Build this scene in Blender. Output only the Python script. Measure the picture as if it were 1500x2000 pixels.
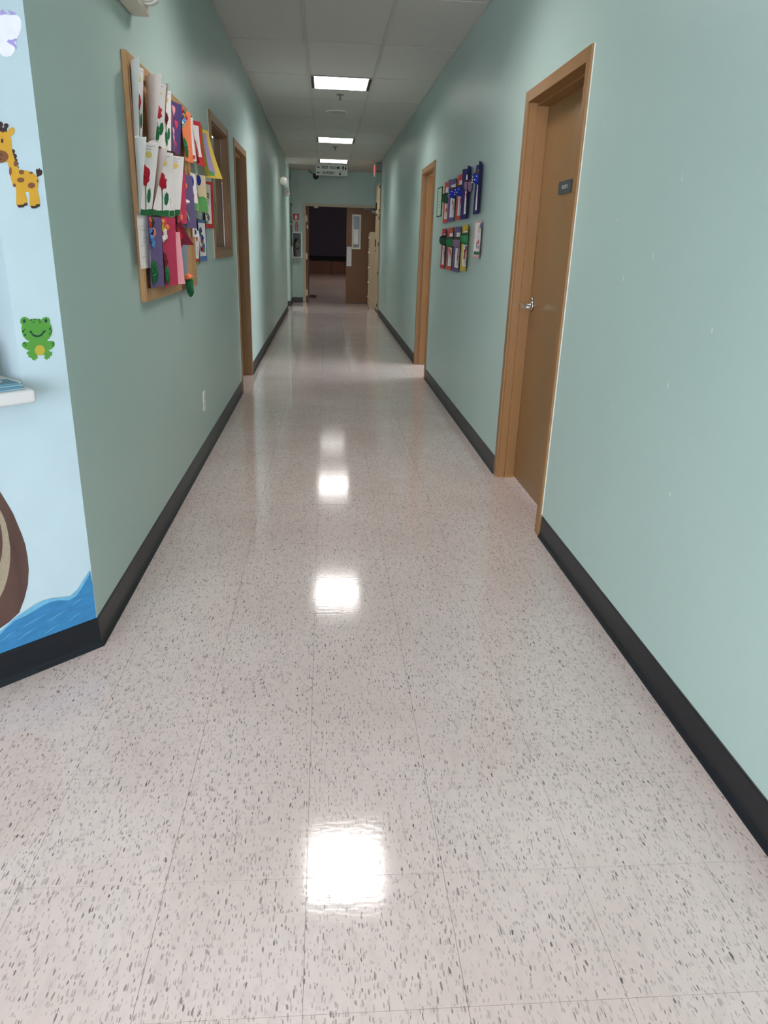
import bpy, bmesh, math, random
from mathutils import Vector, Matrix

random.seed(7)
S = bpy.context.scene
for o in list(bpy.data.objects):
    bpy.data.objects.remove(o, do_unlink=True)
COL = S.collection

# ------------------------------------------------------------------ camera
cam_d = bpy.data.cameras.new('camera')
cam_d.sensor_fit = 'HORIZONTAL'
cam_d.sensor_width = 36.0
cam_d.lens = 36.0 * 1414.0 / 1500.0
cam_d.clip_start = 0.05
cam_d.clip_end = 200
cam = bpy.data.objects.new('camera', cam_d)
COL.objects.link(cam)
_r = Vector((0.99673541, -0.07480229, 0.03038331))
_u = Vector((-0.0024818, 0.34775825, 0.93758095))
_f = Vector((0.08069925, 0.93459553, -0.34643732))
_m = Matrix((( _r.x, _u.x, -_f.x, 0.7683), (_r.y, _u.y, -_f.y, 0.0), (_r.z, _u.z, -_f.z, 1.3173), (0, 0, 0, 1)))
cam.matrix_world = _m
S.camera = cam

# ------------------------------------------------------------------ world, daylight openings, exposure
world = bpy.data.worlds.new('world')
S.world = world
world.use_nodes = True
bg = world.node_tree.nodes['Background']
bg.inputs[0].default_value = (0.90, 0.945, 1.05, 1)
bg.inputs[1].default_value = 10.6
S.view_settings.view_transform = 'Standard'
S.view_settings.look = 'None'
S.view_settings.exposure = 0.62
S.view_settings.gamma = 1.0
S.view_settings.use_curve_mapping = False
S.cycles.use_denoising = True
try:
    S.cycles.denoiser = 'OPENIMAGEDENOISE'
except Exception:
    pass
S.cycles.max_bounces = 5
S.cycles.diffuse_bounces = 4
S.cycles.glossy_bounces = 3
S.cycles.transmission_bounces = 4
S.cycles.adaptive_threshold = 0.03
S.cycles.sample_clamp_indirect = 6.0
S.cycles.caustics_reflective = False
S.cycles.caustics_refractive = False
S.cycles.blur_glossy = 0.5
LAMP = 23.0          # radiance of the fluorescent lamps in the corridor troffers

W = 1.8185           # corridor width
H = 2.7954           # ceiling height
T = 0.3048

def portal(name, loc, rot, sx, sy):
    d = bpy.data.lights.new(name, 'AREA')
    d.shape = 'RECTANGLE'; d.size = sx; d.size_y = sy
    d.cycles.is_portal = True
    o = bpy.data.objects.new(name, d); COL.objects.link(o)
    o.location = loc; o.rotation_euler = rot
    return o
PI = math.pi
# area light -Z faces into the room
portal('daylight_portal', (-1.15, -5.02, 1.4), (PI/2, 0, 0), 5.5, 2.3)       # faces +Y
portal('daylight_portal', (5.03, 8.4, 1.5), (PI/2, 0, PI/2), 3.0, 1.6)       # faces -X

# ------------------------------------------------------------------ helpers
def lin(c):
    c = c / 255.0
    return c / 12.92 if c <= 0.04045 else ((c + 0.055) / 1.055) ** 2.4
def rgb(r, g, b):
    return (lin(r), lin(g), lin(b), 1)

MATS = {}
def mat(name, col, rough=0.6, spec=0.5, metal=0.0, bump=0.0, bscale=60, var=0.0, vscale=4.0, emit=None, estr=0.0, stretch=None):
    if name in MATS:
        return MATS[name]
    m = bpy.data.materials.new(name); m.use_nodes = True
    nt = m.node_tree; b = nt.nodes['Principled BSDF']
    b.inputs['Roughness'].default_value = rough
    b.inputs['Specular IOR Level'].default_value = spec
    b.inputs['Metallic'].default_value = metal
    b.inputs['Base Color'].default_value = col
    if emit:
        b.inputs['Emission Color'].default_value = emit
        b.inputs['Emission Strength'].default_value = estr
    pos = None
    if bump or var:
        g = nt.nodes.new('ShaderNodeNewGeometry')
        pos = g.outputs['Position']
        if stretch:
            mp = nt.nodes.new('ShaderNodeVectorMath'); mp.operation = 'MULTIPLY'
            mp.inputs[1].default_value = stretch
            nt.links.new(pos, mp.inputs[0]); pos = mp.outputs[0]
    if var:
        n = nt.nodes.new('ShaderNodeTexNoise'); n.inputs['Scale'].default_value = vscale
        n.inputs['Detail'].default_value = 2
        nt.links.new(pos, n.inputs['Vector'])
        r = nt.nodes.new('ShaderNodeMapRange')
        r.inputs[1].default_value = 0.3; r.inputs[2].default_value = 0.7
        r.inputs[3].default_value = 1 - var; r.inputs[4].default_value = 1 + var
        nt.links.new(n.outputs['Fac'], r.inputs[0])
        h = nt.nodes.new('ShaderNodeVectorMath'); h.operation = 'SCALE'
        h.inputs[0].default_value = col[:3]
        nt.links.new(r.outputs[0], h.inputs['Scale'])
        nt.links.new(h.outputs[0], b.inputs['Base Color'])
    if bump:
        n = nt.nodes.new('ShaderNodeTexNoise'); n.inputs['Scale'].default_value = bscale
        n.inputs['Detail'].default_value = 1
        nt.links.new(pos, n.inputs['Vector'])
        bp = nt.nodes.new('ShaderNodeBump'); bp.inputs['Strength'].default_value = bump
        bp.inputs['Distance'].default_value = 0.004
        nt.links.new(n.outputs['Fac'], bp.inputs['Height'])
        nt.links.new(bp.outputs[0], b.inputs['Normal'])
    MATS[name] = m
    return m

def floor_mat(name, joints):
    m = bpy.data.materials.new(name); m.use_nodes = True
    nt = m.node_tree; N = nt.nodes; L = nt.links; b = N['Principled BSDF']
    g = N.new('ShaderNodeNewGeometry')
    def vmul(v):
        a = N.new('ShaderNodeVectorMath'); a.operation = 'MULTIPLY'; a.inputs[1].default_value = v
        L.new(g.outputs['Position'], a.inputs[0]); return a.outputs[0]
    def warp(src, sc, amt):
        n = N.new('ShaderNodeTexNoise'); n.inputs['Scale'].default_value = sc; n.inputs['Detail'].default_value = 2
        L.new(g.outputs['Position'], n.inputs['Vector'])
        s = N.new('ShaderNodeVectorMath'); s.operation = 'SCALE'; s.inputs['Scale'].default_value = amt
        L.new(n.outputs['Color'], s.inputs[0])
        a = N.new('ShaderNodeVectorMath'); a.operation = 'ADD'
        L.new(src, a.inputs[0]); L.new(s.outputs[0], a.inputs[1]); return a.outputs[0]
    def fleck(vec, scale, rad, prob):
        v = N.new('ShaderNodeTexVoronoi'); v.inputs['Scale'].default_value = scale
        v.voronoi_dimensions = '2D'
        L.new(vec, v.inputs['Vector'])
        sep = N.new('ShaderNodeSeparateColor'); L.new(v.outputs['Color'], sep.inputs[0])
        # radius varies per cell
        rr = N.new('ShaderNodeMath'); rr.operation = 'MULTIPLY'; rr.inputs[1].default_value = rad
        L.new(sep.outputs[1], rr.inputs[0])
        lt = N.new('ShaderNodeMath'); lt.operation = 'LESS_THAN'
        L.new(v.outputs['Distance'], lt.inputs[0]); L.new(rr.outputs[0], lt.inputs[1])
        pr = N.new('ShaderNodeMath'); pr.operation = 'LESS_THAN'; pr.inputs[1].default_value = prob
        L.new(sep.outputs[0], pr.inputs[0])
        mu = N.new('ShaderNodeMath'); mu.operation = 'MULTIPLY'
        L.new(lt.outputs[0], mu.inputs[0]); L.new(pr.outputs[0], mu.inputs[1])
        return mu.outputs[0], sep.outputs[2]
    def mix(fac, a, bcol):
        x = N.new('ShaderNodeMix'); x.data_type = 'RGBA'
        if hasattr(fac, 'links'): L.new(fac, x.inputs[0])
        else: x.inputs[0].default_value = fac
        if hasattr(a, 'links'): L.new(a, x.inputs[6])
        else: x.inputs[6].default_value = a
        if hasattr(bcol, 'links'): L.new(bcol, x.inputs[7])
        else: x.inputs[7].default_value = bcol
        return x.outputs[2]
    # broad wear
    n = N.new('ShaderNodeTexNoise'); n.inputs['Scale'].default_value = 1.7; n.inputs['Detail'].default_value = 3
    L.new(g.outputs['Position'], n.inputs['Vector'])
    wr = N.new('ShaderNodeMapRange'); wr.inputs[1].default_value = 0.35; wr.inputs[2].default_value = 0.7
    L.new(n.outputs['Fac'], wr.inputs[0])
    col = mix(wr.outputs[0], FLOOR_A, FLOOR_B)
    # streaky mottling
    n2 = N.new('ShaderNodeTexNoise'); n2.inputs['Scale'].default_value = 60; n2.inputs['Detail'].default_value = 4
    L.new(warp(vmul((1, 0.4, 1)), 9, 0.02), n2.inputs['Vector'])
    w2 = N.new('ShaderNodeMapRange'); w2.inputs[1].default_value = 0.45; w2.inputs[2].default_value = 0.75
    w2.inputs[4].default_value = 0.45
    L.new(n2.outputs['Fac'], w2.inputs[0])
    col = mix(w2.outputs[0], col, rgb(180, 168, 162))
    for (sc, rad, prob, st, c1, c2) in ((210, 0.50, 0.55, 0.28, (184, 171, 166), (166, 154, 149)), (165, 0.34, 0.24, 0.26, (152, 139, 134), (130, 119, 115)), (70, 0.17, 0.10, 0.34, (126, 108, 101), (104, 96, 94))):
        f, rnd = fleck(warp(vmul((1, st, 1)), 45, 0.007), sc, rad, prob)
        cc = mix(rnd, rgb(*c1), rgb(*c2))
        col = mix(f, col, cc)
    if joints:
        sp = N.new('ShaderNodeSeparateXYZ'); L.new(g.outputs['Position'], sp.inputs[0])
        outs = []
        for ax, off in ((0, 0.729), (1, 0.9218)):
            a = N.new('ShaderNodeMath'); a.operation = 'SUBTRACT'; a.inputs[1].default_value = off - 30 * T
            L.new(sp.outputs[ax], a.inputs[0])
            md = N.new('ShaderNodeMath'); md.operation = 'PINGPONG'; md.inputs[1].default_value = T / 2
            L.new(a.outputs[0], md.inputs[0])
            lt = N.new('ShaderNodeMath'); lt.operation = 'LESS_THAN'; lt.inputs[1].default_value = 0.0007
            L.new(md.outputs[0], lt.inputs[0]); outs.append(lt.outputs[0])
        mx = N.new('ShaderNodeMath'); mx.operation = 'MAXIMUM'
        L.new(outs[0], mx.inputs[0]); L.new(outs[1], mx.inputs[1])
        col = mix(mx.outputs[0], col, rgb(96, 86, 80))
    L.new(col, b.inputs['Base Color'])
    # waxed surface, slightly wavy
    n3 = N.new('ShaderNodeTexNoise'); n3.inputs['Scale'].default_value = 5; n3.inputs['Detail'].default_value = 2
    L.new(vmul((1.0, 2.0, 1)), n3.inputs['Vector'])
    bp = N.new('ShaderNodeBump'); bp.inputs['Strength'].default_value = 0.03; bp.inputs['Distance'].default_value = 0.004
    L.new(n3.outputs['Fac'], bp.inputs['Height'])
    n4 = N.new('ShaderNodeTexNoise'); n4.inputs['Scale'].default_value = 80; n4.inputs['Detail'].default_value = 3
    L.new(vmul((0.5, 1.0, 1)), n4.inputs['Vector'])
    bp2 = N.new('ShaderNodeBump'); bp2.inputs['Strength'].default_value = 0.08; bp2.inputs['Distance'].default_value = 0.002
    L.new(n4.outputs['Fac'], bp2.inputs['Height']); L.new(bp.outputs[0], bp2.inputs['Normal'])
    L.new(bp2.outputs[0], b.inputs['Normal'])
    rr = N.new('ShaderNodeMapRange'); rr.inputs[3].default_value = 0.075; rr.inputs[4].default_value = 0.115
    L.new(n.outputs['Fac'], rr.inputs[0]); L.new(rr.outputs[0], b.inputs['Roughness'])
    b.inputs['Specular IOR Level'].default_value = 0.52
    MATS[name] = m
    return m
FLOOR_A = rgb(207, 193, 188)
FLOOR_B = rgb(198, 181, 175)

# ---- mesh builders
def newbm():
    return bmesh.new()
def box(bm, x0, x1, y0, y1, z0, z1):
    vs = [bm.verts.new(p) for p in ((x0, y0, z0), (x1, y0, z0), (x1, y1, z0), (x0, y1, z0), (x0, y0, z1), (x1, y0, z1), (x1, y1, z1), (x0, y1, z1))]
    for f in ((3, 2, 1, 0), (4, 5, 6, 7), (0, 1, 5, 4), (1, 2, 6, 5), (2, 3, 7, 6), (3, 0, 4, 7)):
        bm.faces.new([vs[i] for i in f])
    return bm
def bx(x0, x1, y0, y1, z0, z1, bev=0.0):
    bm = box(newbm(), x0, x1, y0, y1, z0, z1)
    if bev:
        bmesh.ops.bevel(bm, geom=list(bm.edges), offset=bev, segments=2, profile=0.5, affect='EDGES')
    return bm
def prism(pts, fn, d0, d1):
    """polygon pts (a,b) -> fn(a,b,d), extruded from d0 to d1"""
    bm = newbm()
    A = [bm.verts.new(fn(a, b, d0)) for a, b in pts]
    B = [bm.verts.new(fn(a, b, d1)) for a, b in pts]
    n = len(pts)
    bm.faces.new(A); bm.faces.new(B[::-1])
    for i in range(n):
        j = (i + 1) % n
        bm.faces.new((A[i], B[i], B[j], A[j]))
    bmesh.ops.recalc_face_normals(bm, faces=bm.faces)
    return bm
def lathe(prof, seg=20, axis='Z', c=(0, 0, 0)):
    bm = newbm(); rings = []
    for r, h in prof:
        ring = []
        for i in range(seg):
            t = 2 * PI * i / seg
            if axis == 'Z': p = (c[0] + r * math.cos(t), c[1] + r * math.sin(t), c[2] + h)
            elif axis == 'X': p = (c[0] + h, c[1] + r * math.cos(t), c[2] + r * math.sin(t))
            else: p = (c[0] + r * math.cos(t), c[1] + h, c[2] + r * math.sin(t))
            ring.append(bm.verts.new(p))
        rings.append(ring)
    for a, b in zip(rings, rings[1:]):
        for i in range(seg):
            j = (i + 1) % seg
            bm.faces.new((a[i], a[j], b[j], b[i]))
    bm.faces.new(rings[0]); bm.faces.new(rings[-1])
    bmesh.ops.remove_doubles(bm, verts=bm.verts, dist=1e-6)
    bmesh.ops.recalc_face_normals(bm, faces=bm.faces)
    return bm
def tube(pts, r, seg=8):
    bm = newbm(); rings = []
    pts = [Vector(p) for p in pts]
    for i, p in enumerate(pts):
        d = (pts[min(i + 1, len(pts) - 1)] - pts[max(i - 1, 0)]).normalized()
        a = d.cross(Vector((0, 0, 1)) if abs(d.z) < 0.9 else Vector((1, 0, 0))).normalized(); b = d.cross(a)
        rings.append([bm.verts.new(p + a * r * math.cos(2 * PI * k / seg) + b * r * math.sin(2 * PI * k / seg)) for k in range(seg)])
    for a, b in zip(rings, rings[1:]):
        for i in range(seg):
            j = (i + 1) % seg
            bm.faces.new((a[i], a[j], b[j], b[i]))
    bm.faces.new(rings[0]); bm.faces.new(rings[-1][::-1])
    bmesh.ops.recalc_face_normals(bm, faces=bm.faces)
    return bm

def wloc(o):
    v = Vector((0, 0, 0))
    while o is not None:
        v = v + o.location; o = o.parent
    return v
def obj(name, bm, m, parent=None, smooth=False, origin=None):
    """bm is in world coordinates; becomes ONE mesh object"""
    me = bpy.data.meshes.new(name)
    if parent is not None:
        off = wloc(parent); loc = Vector((0, 0, 0))
    else:
        if origin is None:
            lo = Vector([min(v.co[i] for v in bm.verts) for i in range(3)])
            hi = Vector([max(v.co[i] for v in bm.verts) for i in range(3)])
            origin = Vector(((lo.x + hi.x) / 2, (lo.y + hi.y) / 2, lo.z))
        off = Vector(origin); loc = off
    bm.transform(Matrix.Translation(-off))
    bm.to_mesh(me); bm.free()
    if smooth:
        for p in me.polygons: p.use_smooth = True
    me.materials.append(m)
    o = bpy.data.objects.new(name, me); COL.objects.link(o)
    o.location = loc
    if parent is not None: o.parent = parent
    return o
def tag(o, label=None, cat=None, group=None, kind=None):
    if label: o['label'] = label
    if cat: o['category'] = cat
    if group: o['group'] = group
    if kind: o['kind'] = kind
    return o
def thing(name, loc, label=None, cat=None, group=None, kind=None):
    o = bpy.data.objects.new(name, None); COL.objects.link(o)
    o.empty_display_size = 0.05
    o.location = loc
    return tag(o, label, cat, group, kind)
def struct(name, bm, m, parent=None):
    o = obj(name, bm, m, parent)
    o['kind'] = 'structure'
    return o
def child_copy(src, parent, loc, mesh=None):
    c = src.copy()
    if mesh: c.data = mesh
    COL.objects.link(c); c.parent = parent; c.location = loc
    return c
def text_mesh(name, s, size, m, mw, parent, align='CENTER', ext=0.0006, bold=0.0, sx=1.0):
    cu = bpy.data.curves.new('txt', 'FONT')
    cu.body = s; cu.size = size; cu.align_x = align; cu.align_y = 'CENTER'; cu.extrude = ext; cu.offset = bold
    cu.resolution_u = 3
    t = bpy.data.objects.new('txt', cu); COL.objects.link(t)
    bpy.context.view_layer.update()
    me = bpy.data.meshes.new_from_object(t.evaluated_get(bpy.context.evaluated_depsgraph_get()))
    bpy.data.objects.remove(t); bpy.data.curves.remove(cu)
    bm = newbm(); bm.from_mesh(me); bpy.data.meshes.remove(me)
    bm.transform(Matrix.Diagonal((sx, 1, 1, 1)))
    bm.transform(mw)
    return obj(name, bm, m, parent)
def frame_mat(origin, xdir, ydir):
    x = Vector(xdir).normalized(); y = Vector(ydir).normalized(); z = x.cross(y)
    o = Vector(origin)
    return Matrix(((x.x, y.x, z.x, o.x), (x.y, y.y, z.y, o.y), (x.z, y.z, z.z, o.z), (0, 0, 0, 1)))

# ------------------------------------------------------------------ materials
M_wall = mat('sage_paint', rgb(174, 197, 191), 0.42, 0.42, bump=0.10, bscale=45, var=0.015, vscale=2.0)
M_mural = mat('pale_blue_paint', rgb(178, 198, 206), 0.45, 0.4, bump=0.12, bscale=40, var=0.03, vscale=5)
M_ceil = mat('ceiling_tile', rgb(205, 204, 198), 0.9, 0.2, bump=0.5, bscale=160, var=0.02, vscale=30)
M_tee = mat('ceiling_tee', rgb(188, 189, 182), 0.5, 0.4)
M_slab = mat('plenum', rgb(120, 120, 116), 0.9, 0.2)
M_dark = mat('joint_dark', rgb(92, 84, 78), 0.8, 0.2)
M_base = mat('cove_base', rgb(17, 21, 27), 0.40, 0.4, bump=0.08, bscale=20, var=0.08, vscale=6)
M_trim = mat('ochre_trim', rgb(140, 101, 58), 0.42, 0.45, bump=0.05, bscale=70, var=0.03, vscale=6)
M_leaf = mat('ochre_door', rgb(132, 98, 58), 0.36, 0.45, bump=0.04, bscale=50, var=0.03, vscale=3)
M_wood = mat('board_wood', rgb(178, 136, 92), 0.5, 0.4, var=0.10, vscale=14, stretch=(3, 3, 0.4))
M_cork = mat('cork', rgb(196, 158, 116), 0.9, 0.2, bump=0.5, bscale=200, var=0.10, vscale=80)
M_oak = mat('stained_door', rgb(104, 66, 28), 0.5, 0.45, var=0.08, vscale=10, stretch=(4, 4, 0.4))
M_beige = mat('beige_frame', rgb(186, 174, 148), 0.45, 0.4, var=0.02)
M_beige2 = mat('beige_cabinet', rgb(170, 154, 126), 0.45, 0.4, var=0.02)
M_white = mat('white_plastic', rgb(232, 232, 228), 0.4, 0.5)
M_offwh = mat('offwhite_plastic', rgb(214, 208, 192), 0.45, 0.5)
M_black = mat('black_plastic', rgb(22, 22, 24), 0.5, 0.4)
M_chrome = mat('brushed_chrome', rgb(205, 205, 205), 0.22, 0.5, metal=1.0)
M_steel = mat('grey_steel', rgb(130, 130, 130), 0.4, 0.5, metal=0.6)
M_paper = mat('white_paper', rgb(238, 232, 230), 0.8, 0.2)
M_red = mat('sign_red', rgb(176, 30, 42), 0.45, 0.4)
M_yel = mat('tag_yellow', rgb(232, 200, 60), 0.6, 0.3)
M_floor = floor_mat('vinyl_tile', False)
M_floor2 = floor_mat('vinyl_tile_far', True)
M_glass = bpy.data.materials.new('window_glass'); M_glass.use_nodes = True
_b = M_glass.node_tree.nodes['Principled BSDF']
_b.inputs['Transmission Weight'].default_value = 1.0; _b.inputs['Roughness'].default_value = 0.02; _b.inputs['IOR'].default_value = 1.45
_b.inputs['Base Color'].default_value = (0.95, 0.98, 0.97, 1)

# ================================================================== SETTING
Q = math.sqrt(0.5)
YC = 2.235
def D(s, z, d):          # mural wall: s along the wall away from the corner, d out of the wall
    return Vector((-s * Q + d * Q, YC - s * Q - d * Q, z))

# ---- floor: slab, single tiles near, joined field beyond
floor = struct('floor', bx(-6.0, 8.0, -5.2, 36.2, -0.12, -0.004), M_dark)
GAP = 0.0004
X0, Y0 = 0.729, 0.9218
J0, J1, K0 = -2, 23, -5
YF = Y0 + J1 * T          # start of the far field
XL = X0 + K0 * T
fp = wloc(floor)
tile_meshes = {}
def tile(x0, x1, y0, y1):
    sx, sy = round(x1 - x0, 5), round(y1 - y0, 5)
    key = (sx, sy)
    if key not in tile_meshes:
        bm = box(newbm(), -sx / 2 + GAP, sx / 2 - GAP, -sy / 2 + GAP, sy / 2 - GAP, -0.0035, 0)
        me = bpy.data.meshes.new('floor_tile'); bm.to_mesh(me); bm.free(); me.materials.append(M_floor)
        tile_meshes[key] = me
    o = bpy.data.objects.new('floor_tile', tile_meshes[key]); COL.objects.link(o)
    o.parent = floor
    o.location = Vector(((x0 + x1) / 2, (y0 + y1) / 2, random.uniform(-0.0001, 0))) - fp
for j in range(J0, J1):
    y0 = Y0 + j * T; y1 = y0 + T
    for k in range(K0, 5):
        x0 = X0 + k * T; x1 = min(x0 + T, W + 0.02)
        if x0 >= W + 0.02: continue
        if y0 > 2.3:
            if x1 <= -0.02: continue
            x0 = max(x0, -0.02)
        elif y0 > 1.7 and x1 < -0.5: continue
        elif y0 > 1.3 and x1 < -0.9: continue
        tile(x0, x1, y0, y1)
for nm, a in (('far_tile_field', (-0.02, W + 0.02, YF, 36.0)), ('far_tile_field', (W + 0.02, 8, 5.5, 36.0)), ('doorway_tile', (W + 0.02, W + 0.5, 3.0, 4.5)), ('far_tile_field', (-6, -0.02, 3.0, 36.0)),
              ('far_tile_field', (-6, XL, -5.2, 2.9)), ('far_tile_field', (XL, W + 0.02, -5.2, Y0 + J0 * T))):
    o = obj(nm, bx(a[0], a[1], a[2], a[3], -0.0035, 0), M_floor2, floor)

# ---- walls
TH = 0.12
THL = 0.09           # the left wall is thinner
def wall_along_y(x0, x1, ya, yb, z1, holes):
    """box wall with openings holes=[(y0,y1,z0,z1)] sorted by y"""
    bm = newbm(); y = ya
    for (h0, h1, b0, b1) in holes:
        box(bm, x0, x1, y, h0, 0, z1)
        if b0 > 0: box(bm, x0, x1, h0, h1, 0, b0)
        if b1 < z1: box(bm, x0, x1, h0, h1, b1, z1)
        y = h1
    box(bm, x0, x1, y, yb, 0, z1)
    return bm
def wall_along_x(y0, y1, xa, xb, z1, holes):
    bm = newbm(); x = xa
    for (h0, h1, b0, b1) in holes:
        box(bm, x, h0, y0, y1, 0, z1)
        if b0 > 0: box(bm, h0, h1, y0, y1, 0, b0)
        if b1 < z1: box(bm, h0, h1, y0, y1, b1, z1)
        x = h1
    box(bm, x, xb, y0, y1, 0, z1)
    return bm
ZT = 2.92
YE = 17.6
WIN = (5.425, 6.275, 1.245, 2.05)
LD = (6.755, 7.655, 0, 2.06)
D1 = (3.272, 4.192, 0, 2.04)
D2 = (7.655, 8.585, 0, 2.05)
# left wall with a mitred near end that meets the mural wall
bm = wall_along_y(-THL, 0, YC + 0.05, 15.3, ZT, [WIN, LD])
for p in ([(0, YC), (0, YC + 0.05), (-THL, YC + 0.05), (-0.05, YC + 0.02)],):
    A = [bm.verts.new((x, y, 0)) for x, y in p]; B = [bm.verts.new((x, y, ZT)) for x, y in p]
    bm.faces.new(A[::-1]); bm.faces.new(B)
    for i in range(4):
        j = (i + 1) % 4; bm.faces.new((A[i], A[j], B[j], B[i]))
wall_left = struct('wall_left', bm, M_wall)
wall_right = struct('wall_right', wall_along_y(W, W + TH, -5.0, 15.0, ZT, [D1, D2]), M_wall)
wall_recess = struct('wall_recess_near', bx(W + TH, 2.6, 14.88, 15.0, 0, ZT), M_wall)
wall_recess2 = struct('wall_recess_side', bx(2.45, 2.57, 15.0, YE, 0, ZT), M_wall)
wall_end = struct('wall_end', wall_along_x(YE, YE + 0.15, -0.5, 2.7, 3.2, [(0.285, 2.165, 0, 2.10)]), M_wall)
wall_stub = struct('wall_restroom_far', bx(-2.5, 0, 16.4, YE, 0, ZT), M_wall)
struct('wall_restroom_near', bx(-2.5, -THL, 15.18, 15.3, 0, ZT), M_wall)
struct('wall_restroom_side', bx(-2.62, -2.5, 15.1, 16.6, 0, ZT), M_wall)

# mural wall, 45 degrees, with the counter opening
OP0, OP1, OZ0, OZ1 = 0.136, 1.25, 0.905, 2.05
bm = newbm()
def dbox(bm, s0, s1, d0, d1, z0, z1):
    vs = [bm.verts.new(D(s, z, d)) for z in (z0, z1) for (s, d) in ((s0, d0), (s1, d0), (s1, d1), (s0, d1))]
    for f in ((0, 1, 2, 3), (7, 6, 5, 4), (0, 4, 5, 1), (1, 5, 6, 2), (2, 6, 7, 3), (3, 7, 4, 0)):
        bm.faces.new([vs[i] for i in f])
def dbx(*a, bev=0):
    b = newbm(); dbox(b, *a); bmesh.ops.recalc_face_normals(b, faces=b.faces)
    if bev: bmesh.ops.bevel(b, geom=list(b.edges), offset=bev, segments=3, profile=0.5, affect='EDGES')
    return b
dbox(bm, 0.0, OP0, -TH, 0, 0, ZT); dbox(bm, OP1, 1.6, -TH, 0, 0, ZT)
dbox(bm, OP0, OP1, -TH, 0, 0, OZ0); dbox(bm, OP0, OP1, -TH, 0, OZ1, ZT)
bmesh.ops.recalc_face_normals(bm, faces=bm.faces)
wall_mural = struct('wall_mural', bm, M_mural)
struct('wall_lobby_left', bx(-4.0, -1.13, 1.1, 1.22, 0, ZT), M_mural)
struct('wall_lobby_side', bx(-4.12, -4.0, -5.0, 3.1, 0, ZT), M_wall)
# glazed front wall of the lobby
fw = struct('wall_lobby_front', wall_along_x(-5.12, -5.0, -4.12, W + TH, ZT, [(-3.9, 1.6, 0.25, 2.55)]), M_wall)
wn = thing('window_2', (-1.15, -5.06, 0.25), kind='structure')
for x in (-3.9, -2.55, -1.17, 0.2, 1.55):
    obj('mullion', bx(x, x + 0.05, -5.1, -5.03, 0.25, 2.55), M_steel, wn)
for z in (0.25, 2.5):
    obj('rail', bx(-3.85, 1.55, -5.1, -5.03, z, z + 0.05), M_steel, wn)

# side rooms seen through the openings
struct('wall_classroom_side', bx(-4.12, -4.0, 3.1, 12.0, 0, ZT), M_wall)
struct('wall_classroom_near', bx(-4.0, -THL, 3.1, 3.22, 0, ZT), M_wall)
struct('wall_classroom_far', bx(-4.0, -THL, 11.88, 12.0, 0, ZT), M_wall)
struct('wall_sideroom_near', bx(W + TH, 5.0, 6.0, 6.12, 0, ZT), M_wall)
struct('wall_sideroom_far', bx(W + TH, 5.0, 10.8, 10.92, 0, ZT), M_wall)
struct('wall_sideroom_window', wall_along_y(5.0, 5.12, 6.0, 10.92, ZT, [(6.9, 9.9, 0.7, 2.3)]), M_wall)

# hall beyond the double door
M_hall = mat('hall_wall', rgb(92, 84, 98), 0.8, 0.2)
M_hallw = mat('hall_wood', rgb(104, 62, 44), 0.5, 0.4, var=0.12, vscale=8, stretch=(4, 4, 0.5))
struct('wall_hall_back', bx(-6, 8, 36.0, 36.15, 0, 5.0), M_hall)
struct('wall_hall_left', bx(-6.12, -6, YE + 0.15, 36, 0, 5.0), M_hall)
struct('wall_hall_right', bx(8, 8.12, YE + 0.15, 36, 0, 5.0), M_hall)
bmh = wall_along_x(YE + 0.02, YE + 0.15, -6, -0.5, 5.0, [])
struct('wall_hall_near_left', bmh, M_hall)
struct('wall_hall_near_right', wall_along_x(YE + 0.02, YE + 0.15, 2.7, 8, 5.0, []), M_hall)
struct('wall_hall_near_top', bx(-0.5, 2.7, YE, YE + 0.15, 3.2, 5.0), M_hall)
struct('ceiling_hall', bx(-6.12, 8.12, YE, 36.15, 5.0, 5.1), M_hall)

# ---- ceiling: slab, tee grid, single tiles
ceiling = struct('ceiling', bx(-6, 5.2, -5.12, YE, ZT, ZT + 0.1), M_slab)
cp = wloc(ceiling)
CX = [0.0, 0.6067, 1.2163, W]
CY0 = 6.6818; CT = 4 * T
ZP = H + 0.007
lights_y = [-0.64, 3.634, 7.901, 12.168, 15.216]
yl = [CY0 + k * CT for k in range(-4, 9)]
yl.append(YE)
ct_mesh = {}
def ceil_tile(x0, x1, y0, y1):
    sx, sy = round(x1 - x0, 4), round(y1 - y0, 4)
    if (sx, sy) not in ct_mesh:
        b = box(newbm(), -sx / 2 + 0.001, sx / 2 - 0.001, -sy / 2 + 0.009, sy / 2 - 0.009, 0, 0.016)
        me = bpy.data.meshes.new('ceiling_tile'); b.to_mesh(me); b.free(); me.materials.append(M_ceil)
        ct_mesh[(sx, sy)] = me
    o = bpy.data.objects.new('ceiling_tile', ct_mesh[(sx, sy)]); COL.objects.link(o); o.parent = ceiling
    o.location = Vector(((x0 + x1) / 2, (y0 + y1) / 2, ZP)) - cp
LT = 2 * T
for a, b_ in zip(yl, yl[1:]):
    for c in range(3):
        x0, x1 = CX[c], CX[c + 1]
        if a > 14.5 and c == 2: x1 = 2.45
        if a > 15 and c == 0: x0 = -0.0
        if c == 1:
            segs = [(a, b_)]
            for ly in lights_y:
                out = []
                for s0, s1 in segs:
                    if ly >= s1 - 0.02 or ly + LT <= s0 + 0.02: out.append((s0, s1))
                    else:
                        if ly - s0 > 0.03: out.append((s0, ly))
                        if s1 - ly - LT > 0.03: out.append((ly + LT, s1))
                segs = out
            for s0, s1 in segs: ceil_tile(x0, x1, s0, s1)
        else:
            ceil_tile(x0, x1, a, b_)
for x in CX[1:3]:
    obj('main_tee', bx(x - 0.013, x + 0.013, yl[0], YE, H, ZP), M_tee, ceiling)
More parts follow.
